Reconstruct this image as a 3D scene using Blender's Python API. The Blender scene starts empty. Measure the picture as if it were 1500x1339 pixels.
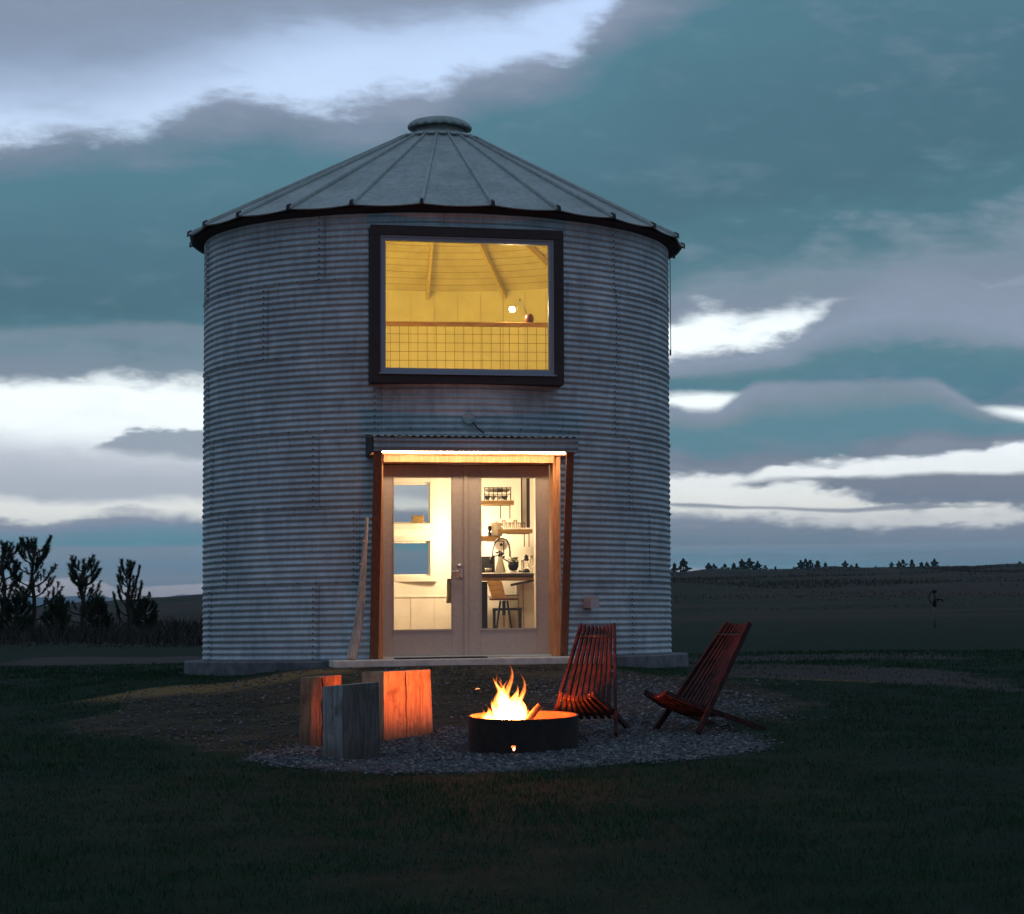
import bpy, math, random
import numpy as np
from mathutils import Vector, Matrix, noise
PI=math.pi; R_=math.radians
random.seed(7); rng=np.random.default_rng(7)
scene=bpy.context.scene; COL=scene.collection

# ------------------------------------------------------------------ camera
F_PX=3451.6; CX=1239.5; CY=669.5; YAW=.1710; PITCH=.0723; ROLL=-.0142; EYE=.2727
D=28.585                                   # distance from camera to the bin's axis
_fwd=Vector((math.sin(YAW)*math.cos(PITCH),math.cos(YAW)*math.cos(PITCH),math.sin(PITCH)))
_right=Vector((math.cos(YAW),-math.sin(YAW),0)); _up=_right.cross(_fwd)
_r2=math.cos(ROLL)*_right+math.sin(ROLL)*_up; _u2=-math.sin(ROLL)*_right+math.cos(ROLL)*_up
cd=bpy.data.cameras.new('camera'); cam=bpy.data.objects.new('camera',cd); COL.objects.link(cam)
cam.matrix_world=Matrix(((_r2.x,_u2.x,-_fwd.x,0),(_r2.y,_u2.y,-_fwd.y,0),(_r2.z,_u2.z,-_fwd.z,EYE),(0,0,0,1)))
cd.sensor_width=36; cd.lens=F_PX*36/1500; cd.shift_x=-(CX-750)/1500; cd.shift_y=0
cd.clip_start=.1; cd.clip_end=30000; scene.camera=cam
def ray(X,Y):
    return _fwd+_r2*((X-CX)/F_PX)-_u2*((Y-CY)/F_PX)
def at(X,Y,dep):                           # photo pixel + depth -> place in the world
    d=ray(X,Y); d=d*(dep/d.y); return Vector((d.x,d.y,d.z+EYE))

def S(h,k=1.0):
    v=[int(h[i:i+2],16)/255 for i in (0,2,4)]
    return tuple(k*(c/12.92 if c<=.04045 else ((c+.055)/1.055)**2.4) for c in v)+(1,)

# ------------------------------------------------------------------ node helper
class N:
    def __init__(s,tree): s.t=tree; s.n=tree.nodes; s.l=tree.links
    def new(s,typ,**k):
        n=s.n.new(typ)
        for a,b in k.items(): setattr(n,a,b)
        return n
    def put(s,sock,v):
        if isinstance(v,bpy.types.NodeSocket): s.l.new(v,sock)
        elif v is not None: sock.default_value=v
    def m(s,op,a,b=None,c=None,clamp=False):
        n=s.new('ShaderNodeMath',operation=op,use_clamp=clamp)
        s.put(n.inputs[0],a)
        if b is not None: s.put(n.inputs[1],b)
        if c is not None: s.put(n.inputs[2],c)
        return n.outputs[0]
    def mix(s,f,a,b,mode='MIX'):
        n=s.new('ShaderNodeMix',data_type='RGBA',blend_type=mode)
        s.put(n.inputs['Factor'],f); s.put(n.inputs[6],a); s.put(n.inputs[7],b); return n.outputs[2]
    def sm(s,v,a,b,x=0.,y=1.,interp='SMOOTHSTEP'):
        n=s.new('ShaderNodeMapRange',interpolation_type=interp)
        s.put(n.inputs[0],v); s.put(n.inputs[1],a); s.put(n.inputs[2],b); s.put(n.inputs[3],x); s.put(n.inputs[4],y); return n.outputs[0]
    def ramp(s,f,stops,interp='LINEAR'):
        n=s.new('ShaderNodeValToRGB'); n.color_ramp.interpolation=interp; e=n.color_ramp.elements
        e[0].position,e[0].color=stops[0]; e[1].position,e[1].color=stops[-1]
        for p,c in stops[1:-1]:
            q=e.new(p); q.color=c
        s.put(n.inputs[0],f); return n.outputs[0]
    def noise(s,vec,scale,detail=4,rough=.55,dist=0.,lac=2.):
        n=s.new('ShaderNodeTexNoise'); s.put(n.inputs['Vector'],vec)
        n.inputs['Scale'].default_value=scale; n.inputs['Detail'].default_value=detail
        n.inputs['Roughness'].default_value=rough; n.inputs['Distortion'].default_value=dist
        return n.outputs[0]
    def comb(s,x,y,z):
        n=s.new('ShaderNodeCombineXYZ'); s.put(n.inputs[0],x); s.put(n.inputs[1],y); s.put(n.inputs[2],z); return n.outputs[0]
    def sep(s,v):
        n=s.new('ShaderNodeSeparateXYZ'); s.put(n.inputs[0],v); return n.outputs
    def mapping(s,v,sc):
        n=s.new('ShaderNodeMapping'); s.put(n.inputs[0],v); n.inputs['Scale'].default_value=sc; return n.outputs[0]
    def curve(s,f,pts):
        n=s.new('ShaderNodeFloatCurve'); c=n.mapping.curves[0]
        pts=sorted(pts); c.points[0].location=pts[0]; c.points[1].location=pts[-1]
        for p in pts[1:-1]: c.points.new(*p)
        for p in c.points: p.handle_type='AUTO_CLAMPED'
        n.mapping.update(); s.put(n.inputs['Value'],f); return n.outputs[0]

# ------------------------------------------------------------------ sky: dusk sky with cloud banks, by compass direction and elevation
w=bpy.data.worlds.new('World'); scene.world=w; w.use_nodes=True
k=N(w.node_tree); w.node_tree.nodes.clear()
tc=k.new('ShaderNodeTexCoord'); gx,gy,gz=k.sep(tc.outputs['Generated'])
AZ0,AZ1=-15.,19.; EL0,EL1=-2.,20.
az=k.m('DEGREES',k.m('ARCTAN2',gx,gy)) if False else k.m('MULTIPLY',k.m('ARCTAN2',gx,gy),57.29578)
el=k.m('MULTIPLY',k.m('ARCSINE',gz),57.29578)
sx=k.m('DIVIDE',k.m('SUBTRACT',az,AZ0),AZ1-AZ0,clamp=True)
dirn=k.mapping(tc.outputs['Generated'],(1,1,2.6))
nA=k.m('SUBTRACT',k.noise(dirn,9,5,.55),.5); nB=k.m('SUBTRACT',k.noise(dirn,34,6,.62,.6),.5); nC=k.m('SUBTRACT',k.noise(k.mapping(tc.outputs['Generated'],(1,1,5)),16,6,.6),.5)
nD=k.m('SUBTRACT',k.noise(dirn,95,5,.65,.8),.5)
nE=k.m('SUBTRACT',k.noise(k.mapping(tc.outputs['Generated'],(1,1,3.)),13,9,.6,.25),.5); nF=k.m('SUBTRACT',k.noise(k.mapping(tc.outputs['Generated'],(1,1,2.6)),52,8,.62,.15),.5)
def px2ae(x,y):
    d=ray(x,y).normalized(); return math.degrees(math.atan2(d.x,d.y)),math.degrees(math.asin(d.z))
def edge(pts):
    q=[]
    for x,y in pts:
        a,e=px2ae(x,y); q.append((min(max((a-AZ0)/(AZ1-AZ0),0),1),(e-EL0)/(EL1-EL0)))
    if q[0][0]>.001: q.insert(0,(0,q[0][1]))
    if q[-1][0]<.999: q.append((1,q[-1][1]))
    return k.m('MULTIPLY_ADD',k.curve(sx,q),EL1-EL0,EL0)
def warp(a,b,c=0,dd=0):
    v=k.m('MULTIPLY_ADD',nA,a*1.2,el); v=k.m('MULTIPLY_ADD',nE,b*3.2+c,v); v=k.m('MULTIPLY_ADD',nF,b*1.7+dd,v)
    return v
PXD=60.25                                     # photo pixels per degree
def layer(base,top,bot,st,sb,ct,cb,wt=(.2,.25),wb=(.1,.15),op=1.,mott=.5,cf=None,mid=.55):
    T=edge(top); B=edge(bot); et=warp(*wt); eb=warp(*wb)
    a=k.sm(k.m('SUBTRACT',T,et),-.5*st/PXD,.65*st/PXD); b=k.sm(k.m('SUBTRACT',eb,B),-.5*sb/PXD,.65*sb/PXD)
    al=k.m('MULTIPLY',k.m('MULTIPLY',a,b),op)
    frac=k.m('DIVIDE',k.m('SUBTRACT',T,el),k.m('MAXIMUM',k.m('SUBTRACT',T,B),.05))
    frac=k.m('ADD',k.m('MULTIPLY_ADD',nE,mott*2.2,frac),k.m('MULTIPLY_ADD',nA,mott*.8,k.m('MULTIPLY',nF,mott*.7)))
    if cf: c=k.ramp(frac,cf)
    else: c=k.mix(k.sm(frac,mid-.35,mid+.35),S(ct),S(cb))
    return k.mix(al,base,c)
sky=k.ramp(k.sm(k.m('MULTIPLY_ADD',nC,.6,el),-.5,19.5,interp='LINEAR'),[(0,S('b9a9ae')),(.055,S('dccfc6')),(.11,S('c3cad8')),(.17,S('f1f3ee',1.15)),(.24,S('f4fbff',1.25)),(.34,S('f6ffff',1.3)),(.46,S('eef8ff',1.2)),(.62,S('cce2ff',1.08)),(.8,S('c2daff',1.05)),(1,S('8fa3bf'))])
LI='8f9db2'; LG='8793a6'; TE='4f8090'
# upper left grey veil
sky=layer(sky,[(-200,-900),(1500,-900)],[(-300,165),(0,150),(150,142),(260,115),(400,68),(520,35),(620,30),(760,-10),(900,-90),(1500,-300)],10,120,'7f8ea8','8ea0bc',(0,0),(.9,.3),.95,.5)
sky=layer(sky,[(-200,-900),(1500,-900)],[(-300,80),(300,40),(500,20),(660,26),(800,14),(900,-40),(1500,-300)],10,50,'8190a6','8795ab',(0,0),(.5,.5),.8,.5)
# the great teal bank
sky=layer(sky,[(-300,240),(-100,215),(0,203),(60,192),(120,182),(205,178),(260,158),(330,136),(400,140),(470,157),(560,150),(640,132),(690,104),(790,86),(835,68),(862,46),(905,4),(960,-50),(1040,-110),(1150,-170),(1300,-200),(1700,-300)],
 [(-300,560),(0,561),(298,567),(450,560),(700,500),(985,470),(1030,456),(1100,464),(1180,456),(1290,446),(1340,436),(1420,430),(1500,420),(1700,410)],
 40,30,LI,TE,(.25,.55,0,.3),(.2,.35,0,.2),1,.16,
 cf=[(0,S('8b98ae')),(.10,S('75899d')),(.2,S('527f8f')),(.5,S('4b7484')),(.68,S('476f7e')),(.80,S('4c7987')),(.88,S('7d92a2')),(1,S('8492a5'))])
# lilac band inside its left half and teal foot
sky=layer(sky,[(-300,480),(0,478),(150,474),(298,478),(420,470),(640,470),(800,560)],[(-300,525),(0,520),(150,518),(298,530),(500,520),(640,480),(800,575)],16,30,'8193a3','6e8c9c',(.15,.25),(.3,.3),.75,.5)
# right: second bank
sky=layer(sky,[(560,760),(640,740),(880,560),(985,521),(1080,506),(1140,492),(1180,474),(1225,444),(1290,412),(1340,396),(1400,400),(1440,408),(1500,402),(1800,380)],
 [(560,600),(640,600),(880,580),(985,577),(1100,583),(1300,598),(1500,600),(1800,606)],22,12,'8d9bb0','4d7e90',(.1,.35,0,.2),(.08,.1),1,.35,
 cf=[(0,S('8a97ab')),(.3,S('919fb4')),(.5,S('8093a6')),(.62,S('54828f')),(.85,S('4c7d90')),(1,S('7a899c'))])
# right: third bank
sky=layer(sky,[(560,790),(640,760),(880,600),(985,592),(1010,600),(1045,600),(1075,584),(1110,560),(1350,554),(1410,580),(1440,598),(1500,612),(1800,640)],
 [(560,640),(640,650),(880,690),(985,692),(1095,695),(1130,684),(1190,681),(1240,678),(1300,671),(1350,661),(1440,655),(1460,648),(1500,646),(1800,640)],14,12,'8694a8','568a9b',(.06,.1),(.05,.25,0,.15),1,.35,
 cf=[(0,S('8c9aae')),(.25,S('78909f')),(.45,S('5a8a9a')),(.7,S('5c8a9b')),(.9,S('77879a')),(1,S('818ea0'))])
# right: tapering dark bank and a thin streak
sky=layer(sky,[(900,740),(1050,716),(1085,706),(1180,700),(1260,698),(1350,693),(1500,692),(1800,688)],
 [(900,700),(1060,706),(1085,709),(1180,714),(1240,722),(1300,732),(1370,734),(1430,737),(1500,741),(1800,750)],10,14,'7f8a9b','76859a',(.03,.1),(.05,.3,0,.2),1,.3)
sky=layer(sky,[(600,790),(880,760),(985,737),(1100,741),(1240,744),(1330,737),(1420,741),(1800,744)],[(600,700),(880,720),(985,742),(1100,745),(1240,750),(1330,745),(1420,742),(1800,744)],4,4,'8591a3','8591a3',(.02,.03),(.02,.05),.85,.2)
# right: low bank above the hill
sky=layer(sky,[(600,760),(985,750),(1090,752),(1130,755),(1170,758),(1240,757),(1260,764),(1330,762),(1420,764),(1500,762),(1800,760)],
 [(600,840),(985,833),(1080,838),(1200,842),(1500,850),(1800,860)],16,10,'8c9db2','5a96ac',(.08,.3,0,.2),(.02,.04),1,.4,
 cf=[(0,S('8795a8')),(.3,S('8292a6')),(.6,S('6f8d9f')),(.85,S('6596aa')),(1,S('74a5b8'))])
# left: small dark cloud, pale veil, low bank, bars at the horizon
VE=[(-300,690),(0,640),(100,648),(300,660),(640,672),(760,740),(900,760)]
sky=layer(sky,VE,[(-300,745),(0,728),(140,735),(300,728),(640,735),(760,742),(900,762)],46,18,'ccd4e0','bcc5d3',(.25,.2),(.2,.15,0,.1),.95,.6)
sky=layer(sky,[(-300,760),(0,730),(90,690),(150,652),(190,639),(250,636),(300,637),(420,630),(600,645),(760,660)],[(-300,600),(0,630),(90,648),(150,662),(190,668),(240,670),(300,672),(420,675),(600,665),(760,650)],9,14,'9ba8b8','a2aebd',(.06,.35,0,.2),(.06,.2),.95,.4)
sky=layer(sky,[(-300,790),(-50,772),(20,765),(70,765),(110,757),(150,751),(200,748),(300,751),(420,740),(600,745),(760,760),(860,775)],[(-300,806),(0,803),(300,801),(600,808),(760,800),(860,776)],20,8,'8e9cb3','5f9db0',(.1,.35,0,.15),(.02,.04),1,.35,
 cf=[(0,S('9aa6b8')),(.3,S('8c9ab1')),(.6,S('6c97ab')),(.85,S('5c98a9')),(1,S('639fb1'))])
sky=layer(sky,[(-300,806),(0,803),(300,800),(600,806),(800,812),(900,800)],[(-300,838),(0,836),(80,842),(150,832),(230,836),(300,838),(600,838),(800,830),(900,812)],3,4,'8299ab','7696ab',(.02,.03),(.03,.12),1,.5)
sky=layer(sky,[(-300,840),(0,841),(150,834),(170,830),(300,836),(600,838),(800,835),(900,820)],[(-300,862),(0,852),(60,852),(90,848),(150,851),(170,858),(300,853),(600,850),(800,840),(900,822)],3,3,'7f95a6','7f95a6',(.03,.08),(.03,.1),.9,.4)
# the rest of the dome, out of the photograph: overcast dusk
gen=k.ramp(k.m('ADD',k.sm(el,-5,90,interp='LINEAR'),k.m('MULTIPLY',nA,.35)),[(0,S('76889a')),(.12,S('8296ab')),(.3,S('7d95ad')),(.6,S('94a8c4')),(1,S('9bb0cf'))])
gfac=k.m('MAXIMUM',k.sm(el,15.5,24),k.sm(k.m('ABSOLUTE',k.m('SUBTRACT',az,2)),24,50))
wi=k.m('MULTIPLY_ADD',nF,.6,nE)
sky=k.mix(k.sm(wi,.04,.30,0,.20),sky,S('909eb2')); sky=k.mix(k.sm(wi,-.06,-.30,0,.08),sky,S('b6c2d2'))
mod=k.m('MULTIPLY_ADD',nF,.12,.99); sky=k.mix(1,sky,k.comb(mod,mod,mod),'MULTIPLY')
sky=k.mix(gfac,sky,gen)
nis=k.new('ShaderNodeTexSky',sky_type='NISHITA'); nis.sun_disc=False; nis.sun_elevation=R_(-3); nis.sun_rotation=R_(8); nis.altitude=1200
bg1=k.new('ShaderNodeBackground'); k.put(bg1.inputs[0],sky); bg1.inputs[1].default_value=1.0
bg2=k.new('ShaderNodeBackground'); k.put(bg2.inputs[0],nis.outputs[0]); bg2.inputs[1].default_value=.05
ad=k.new('ShaderNodeAddShader'); k.l.new(bg1.outputs[0],ad.inputs[0]); k.l.new(bg2.outputs[0],ad.inputs[1])
wo=k.new('ShaderNodeOutputWorld'); k.l.new(ad.outputs[0],wo.inputs[0])
scene.view_settings.view_transform='Standard'; scene.view_settings.look='None'; scene.view_settings.exposure=0; scene.view_settings.gamma=1
scene.render.engine='CYCLES'
scene.cycles.max_bounces=8; scene.cycles.transparent_max_bounces=24; scene.cycles.sample_clamp_indirect=6

# ------------------------------------------------------------------ materials
def mat(name,col=(.5,.5,.5,1),rough=.6,metal=0.,fn=None,spec=None):
    m=bpy.data.materials.new(name); m.use_nodes=True; q=N(m.node_tree); b=m.node_tree.nodes['Principled BSDF']
    b.inputs['Base Color'].default_value=col; b.inputs['Roughness'].default_value=rough; b.inputs['Metallic'].default_value=metal
    if spec is not None: b.inputs['Specular IOR Level'].default_value=spec
    if fn: fn(q,b)
    return m
def obj_co(q): return q.new('ShaderNodeTexCoord').outputs['Object']
def bump(q,b,h,strength=.3,dist=.01):
    n=q.new('ShaderNodeBump'); n.inputs['Strength'].default_value=strength; n.inputs['Distance'].default_value=dist
    q.put(n.inputs['Height'],h); q.l.new(n.outputs[0],b.inputs['Normal'])
def noisy(c1,c2,scale=8,sc=(1,1,1),lo=.35,hi=.65,bs=.2,bd=.004,rough=None,detail=5):
    def fn(q,b):
        v=q.mapping(obj_co(q),sc); n=q.noise(v,scale,detail,.6)
        q.put(b.inputs['Base Color'],q.mix(q.sm(n,lo,hi),c1,c2))
        if bs: bump(q,b,n,bs,bd)
        if rough: q.put(b.inputs['Roughness'],q.sm(n,.2,.8,rough[0],rough[1]))
    return fn
def emis(name,col,st):
    m=bpy.data.materials.new(name); m.use_nodes=True; q=N(m.node_tree); m.node_tree.nodes.clear()
    e=q.new('ShaderNodeEmission'); e.inputs[0].default_value=col; e.inputs[1].default_value=st
    o=q.new('ShaderNodeOutputMaterial'); q.l.new(e.outputs[0],o.inputs[0]); return m
def glass_mat(name,tint=(1,1,1,1),refl=1.0):
    m=bpy.data.materials.new(name); m.use_nodes=True; q=N(m.node_tree); m.node_tree.nodes.clear()
    t=q.new('ShaderNodeBsdfTransparent'); t.inputs[0].default_value=tint
    g=q.new('ShaderNodeBsdfGlossy'); g.inputs['Roughness'].default_value=.01
    fr=q.new('ShaderNodeFresnel'); fr.inputs[0].default_value=1.45
    mx=q.new('ShaderNodeMixShader'); q.put(mx.inputs[0],q.m('MULTIPLY',fr.outputs[0],refl)); q.l.new(t.outputs[0],mx.inputs[1]); q.l.new(g.outputs[0],mx.inputs[2])
    o=q.new('ShaderNodeOutputMaterial'); q.l.new(mx.outputs[0],o.inputs[0]); return m
def galv(c1,c2,spots=True,metal=.55,sheets=False):
    def fn(q,b):
        co=obj_co(q); n1=q.noise(co,2.2,5,.6); n2=q.noise(q.mapping(co,(1,1,.25)),14,5,.65); n3=q.noise(co,45,3,.5)
        c=q.mix(q.sm(n1,.3,.7),c1,c2); c=q.mix(q.sm(n2,.35,.75,0,.35),c,S('6d6a68'))
        c=q.mix(q.m('MULTIPLY',q.sm(n3,.5,.75),.25),c,S('b5bcc4'))
        if sheets:                                           # each sheet of the wall has its own tone, with stains running from its bolts
            x_,y_,z_=q.sep(co); an=q.m('ARCTAN2',x_,q.m('MULTIPLY',y_,-1.)); row=q.m('FLOOR',q.m('DIVIDE',z_,.8269)); rn=q.new('ShaderNodeTexWhiteNoise',noise_dimensions='1D'); q.put(rn.inputs['W'],row)
            idn=q.new('ShaderNodeTexWhiteNoise',noise_dimensions='2D'); q.put(idn.inputs['Vector'],q.comb(row,q.m('FLOOR',q.m('ADD',q.m('DIVIDE',an,.95),q.m('MULTIPLY',rn.outputs[0],3.))),0))
            c=q.mix(q.m('MULTIPLY',idn.outputs['Value'],.24),c,S('6f7478'))
            fz_=q.m('FRACT',q.m('DIVIDE',z_,.8269)); st=q.noise(q.comb(q.m('MULTIPLY',an,16),row,q.m('MULTIPLY',z_,.8)),3,4,.6)
            c=q.mix(q.m('MULTIPLY',q.sm(st,.56,.72),q.sm(fz_,.35,1.,0,.4)),c,S('5a4a42'))
            cl=q.noise(co,1.1,5,.7,.5); c=q.mix(q.sm(cl,.52,.70,0,.3),c,S('d3d5d6'))
        if spots:
            r=q.noise(q.mapping(co,(1,1,1.6)),7.5,6,.75); c=q.mix(q.sm(r,.68,.74,0,.8),c,S('3a2a26'))
        q.put(b.inputs['Base Color'],c); q.put(b.inputs['Roughness'],q.sm(n2,.2,.8,.42,.68)); bump(q,b,n3,.08,.002)
    return fn
M={}
M['galv']=mat('galvanised_wall',metal=.38,fn=galv(S('9da8ae'),S('b6c1c7'),sheets=True))
M['roofm']=mat('roof_metal',metal=.2,fn=galv(S('7d8885'),S('959f9a')))
M['ribm']=mat('rib_metal',metal=.2,fn=galv(S('8b9692'),S('9ba5a0'),False))
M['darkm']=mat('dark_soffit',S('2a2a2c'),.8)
M['bolt']=mat('bolt_metal',S('2d2b2b'),.6,.3)
M['conc']=mat('concrete',rough=.9,fn=noisy(S('4c4c50'),S('66666a'),6,bs=.3))
M['slab']=mat('stoop_concrete',rough=.85,fn=noisy(S('b5aca0'),S('cdc4b8'),9,bs=.2))
M['blackwood']=mat('dark_stained_trim',rough=.75,fn=noisy(S('211d1d'),S('2e2523'),5,(1,1,6)))
M['winframe']=mat('window_frame',S('7d8794'),.45)
M['door']=mat('door_taupe',rough=.5,fn=noisy(S('a39a90'),S('aaa198'),30,bs=.05))
M['cedar']=mat('cedar',rough=.6,fn=noisy(S('b87c4c'),S('d09a6c'),7,(9,9,.7),bs=.25))
M['cedard']=mat('cedar_dark',rough=.65,fn=noisy(S('5a3422'),S('77472c'),7,(9,9,.7),bs=.25))
M['white']=mat('white_board',rough=.6,fn=noisy(S('dcd8d0'),S('e6e2da'),3,bs=.05))
M['glass']=glass_mat('pane_glass',(.97,.98,.97,1),.9)
M['steel']=mat('brushed_steel',S('b9b6b0'),.3,.9)
M['black']=mat('black_metal',S('1b1a19'),.5,.3)
M['shelfw']=mat('shelf_wood',rough=.55,fn=noisy(S('a07a40'),S('c39a58'),6,(1,8,8),bs=.1))
M['darkwood']=mat('counter_dark',S('2f2219'),.4)
M['floorw']=mat('floor_wood',rough=.5,fn=noisy(S('8a6a48'),S('a07d57'),6,(1,8,1)))

# ------------------------------------------------------------------ mesh helpers
class MB:
    def __init__(s): s.v=[]; s.f=[]
    def add(s,vs,fs):
        o=len(s.v); s.v+= [tuple(x) for x in vs]; s.f+=[tuple(i+o for i in f) for f in fs]; return s
    def box(s,c,size,M3=None):
        hx,hy,hz=[q/2 for q in size]
        vs=[Vector((a*hx,b*hy,e*hz)) for a in (-1,1) for b in (-1,1) for e in (-1,1)]
        if M3 is not None: vs=[M3@v for v in vs]
        c=Vector(c); vs=[v+c for v in vs]
        return s.add(vs,[(0,1,3,2),(4,6,7,5),(0,4,5,1),(2,3,7,6),(0,2,6,4),(1,5,7,3)])
    def hexa(s,p):                      # 8 corners: bottom ring 4, top ring 4
        return s.add(p,[(3,2,1,0),(4,5,6,7),(0,1,5,4),(1,2,6,5),(2,3,7,6),(3,0,4,7)])
    def tube(s,pts,rad,n=10,cap=True,flat=1.):
        pts=[Vector(p) for p in pts]; m=len(pts); rads=rad if isinstance(rad,(list,tuple)) else [rad]*m
        rings=[]; prev=None
        for i,p in enumerate(pts):
            t=(pts[min(i+1,m-1)]-pts[max(i-1,0)]).normalized()
            if prev is None:
                a=Vector((0,0,1)) if abs(t.z)<.9 else Vector((1,0,0)); u=t.cross(a).normalized()
            else: u=(prev-t*prev.dot(t)).normalized()
            prev=u; v=t.cross(u)
            rings.append([p+(u*math.cos(2*PI*j/n)+v*math.sin(2*PI*j/n)*flat)*rads[i] for j in range(n)])
        vs=[q for r in rings for q in r]; fs=[]
        for i in range(m-1):
            for j in range(n): fs.append((i*n+j,i*n+(j+1)%n,(i+1)*n+(j+1)%n,(i+1)*n+j))
        if cap: fs.append(tuple(range(n))[::-1]); fs.append(tuple((m-1)*n+j for j in range(n)))
        return s.add(vs,fs)
    def lathe(s,prof,c=(0,0,0),n=24,cap=False,sx=1.,sy=1.):
        c=Vector(c); vs=[]; fs=[]
        for r,z in prof:
            for j in range(n): a=2*PI*j/n; vs.append(c+Vector((r*math.cos(a)*sx,r*math.sin(a)*sy,z)))
        for i in range(len(prof)-1):
            for j in range(n): fs.append((i*n+j,i*n+(j+1)%n,(i+1)*n+(j+1)%n,(i+1)*n+j))
        if cap: fs.append(tuple(range(n))[::-1]); fs.append(tuple((len(prof)-1)*n+j for j in range(n)))
        return s.add(vs,fs)
    def build(s,name,m,parent=None,smooth=False,bevel=0,loc=None):
        me=bpy.data.meshes.new(name); me.from_pydata(s.v,[],s.f); me.validate(); me.update()
        if smooth: me.polygons.foreach_set('use_smooth',[True]*len(me.polygons))
        o=bpy.data.objects.new(name,me); COL.objects.link(o)
        if m is not None: me.materials.append(m)
        if parent is not None: o.parent=parent
        if loc is not None: o.location=loc
        if bevel:
            b=o.modifiers.new('bevel','BEVEL'); b.width=bevel; b.segments=2; b.limit_method='ANGLE'
        return o
def np_mesh(name,V,T,m,parent=None,smooth=False):
    me=bpy.data.meshes.new(name); V=np.asarray(V,np.float32).reshape(-1,3); T=np.asarray(T,np.int32); kk=T.shape[1]
    me.vertices.add(len(V)); me.vertices.foreach_set('co',V.ravel()); me.loops.add(T.size); me.loops.foreach_set('vertex_index',T.ravel())
    me.polygons.add(len(T)); me.polygons.foreach_set('loop_start',np.arange(0,T.size,kk,dtype=np.int32)); me.polygons.foreach_set('loop_total',np.full(len(T),kk,np.int32))
    if smooth: me.polygons.foreach_set('use_smooth',np.ones(len(T),bool))
    me.update(calc_edges=True); me.validate()
    o=bpy.data.objects.new(name,me); COL.objects.link(o)
    if m: me.materials.append(m)
    if parent: o.parent=parent
    return o
def empty(name,loc=(0,0,0),rz=0):
    o=bpy.data.objects.new(name,None); o.empty_display_size=.1; COL.objects.link(o); o.location=loc; o.rotation_euler=(0,0,rz); return o
def tag(o,label=None,cat=None,group=None,kind=None):
    for a,b in (('label',label),('category',cat),('group',group),('kind',kind)):
        if b: o[a]=b
    return o

# ------------------------------------------------------------------ terrain
YR=[0,9,14,16,18.5,20.5,22,24,25.2,27,28.5,31,36,45,60,100,220,500,900,3000,9500]
AZC=[-14,-10,-5.45,-2.6,0,3,5.5,7.5,9.9,14,19]
def yz(x,Y,y): return at(x,y,Y).z
ZT={
-10:[-1.3,-1.12,-.86,-.76,-.64,-.56,-.5,-.42,-.37,-.3,-.25,-.18,-.05,.12,.33,.9,2.4,6.4,2,-12,-20],
-5.45:[-1.3,-1.12,-.86,-.77,-.65,-.52,-.4,-.26,-.2,-.16,-.14,-.13,-.08,.08,.3,1.0,3.0,8.6,4,-12,-20],
-2.6:[-1.3,-1.12,-.86,-.77,-.65,-.47,-.34,-.12,-.062,-.09,-.1,-.1,-.05,.1,.3,1.1,3.4,9.4,5,-12,-20],
0:[-1.3,-1.12,-.86,-.77,-.65,-.46,-.32,-.14,-.062,-.062,-.1,-.1,-.03,.12,.35,1.2,3.8,11,7,-10,-20],
3:[-1.3,-1.12,-.86,-.76,-.63,-.46,-.33,-.16,-.075,-.07,-.1,-.1,-.02,.12,.4,1.3,4.3,12,8,-8,-20],
5.5:[-1.3,-1.12,-.85,-.74,-.62,-.48,-.38,-.24,-.19,-.16,-.155,-.13,-.02,.12,.45,1.5,4.9,12.4,9,-8,-20],
9.9:[-1.3,-1.12,-.85,-.73,-.62,-.52,-.44,-.34,-.29,-.22,-.18,-.12,-.03,.10,.5,1.5,5.0,12.9,10,-6,-20],
14:[-1.3,-1.12,-.85,-.74,-.65,-.56,-.5,-.42,-.37,-.29,-.24,-.17,-.05,.10,.5,1.5,5.0,13.3,10,-6,-20]}
ZT[-14]=ZT[-10]; ZT[19]=ZT[14]; ZT[7.5]=[(a+b)/2 for a,b in zip(ZT[5.5],ZT[9.9])]
ZM=np.array([ZT[a] for a in AZC])
def ground_z(X,Y):
    X=np.asarray(X,float); Y=np.asarray(Y,float); d=np.hypot(X,Y); a=np.degrees(np.arctan2(X,Y))
    dep=np.where(Y>0,np.minimum(d,np.maximum(Y,d*.5)),d)
    fi=np.interp(a,AZC,np.arange(len(AZC))); i0=np.clip(np.floor(fi).astype(int),0,len(AZC)-2); t=fi-i0; t=t*t*(3-2*t)
    z=np.zeros_like(d)
    cols=np.stack([np.interp(dep,YR,ZM[j]) for j in range(len(AZC))],0)
    idx=np.arange(d.size).reshape(d.shape) if d.ndim else None
    c=cols.reshape(len(AZC),-1); ii=i0.reshape(-1); r=np.arange(ii.size); tt=t.reshape(-1)
    z=(c[ii,r]*(1-tt)+c[ii+1,r]*tt).reshape(d.shape)
    back=np.clip((np.abs(a)-50)/40,0,1); z=z*(1-back)+np.minimum(z,-1.3+.0*d)*back
    return z
def gz(x,y): return float(ground_z(np.array([x]),np.array([y]))[0])
def sstep(v,a,b): t=np.clip((v-a)/(b-a),0,1); return t*t*(3-2*t)
def wob(X,Y,s=1.,amp=1.):
    return amp*(np.sin(X*2.1*s+1.3)*np.cos(Y*1.7*s+.4)+.6*np.sin(X*4.7*s+Y*3.1*s)+.4*np.cos(X*7.9*s-Y*6.1*s))/2
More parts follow.
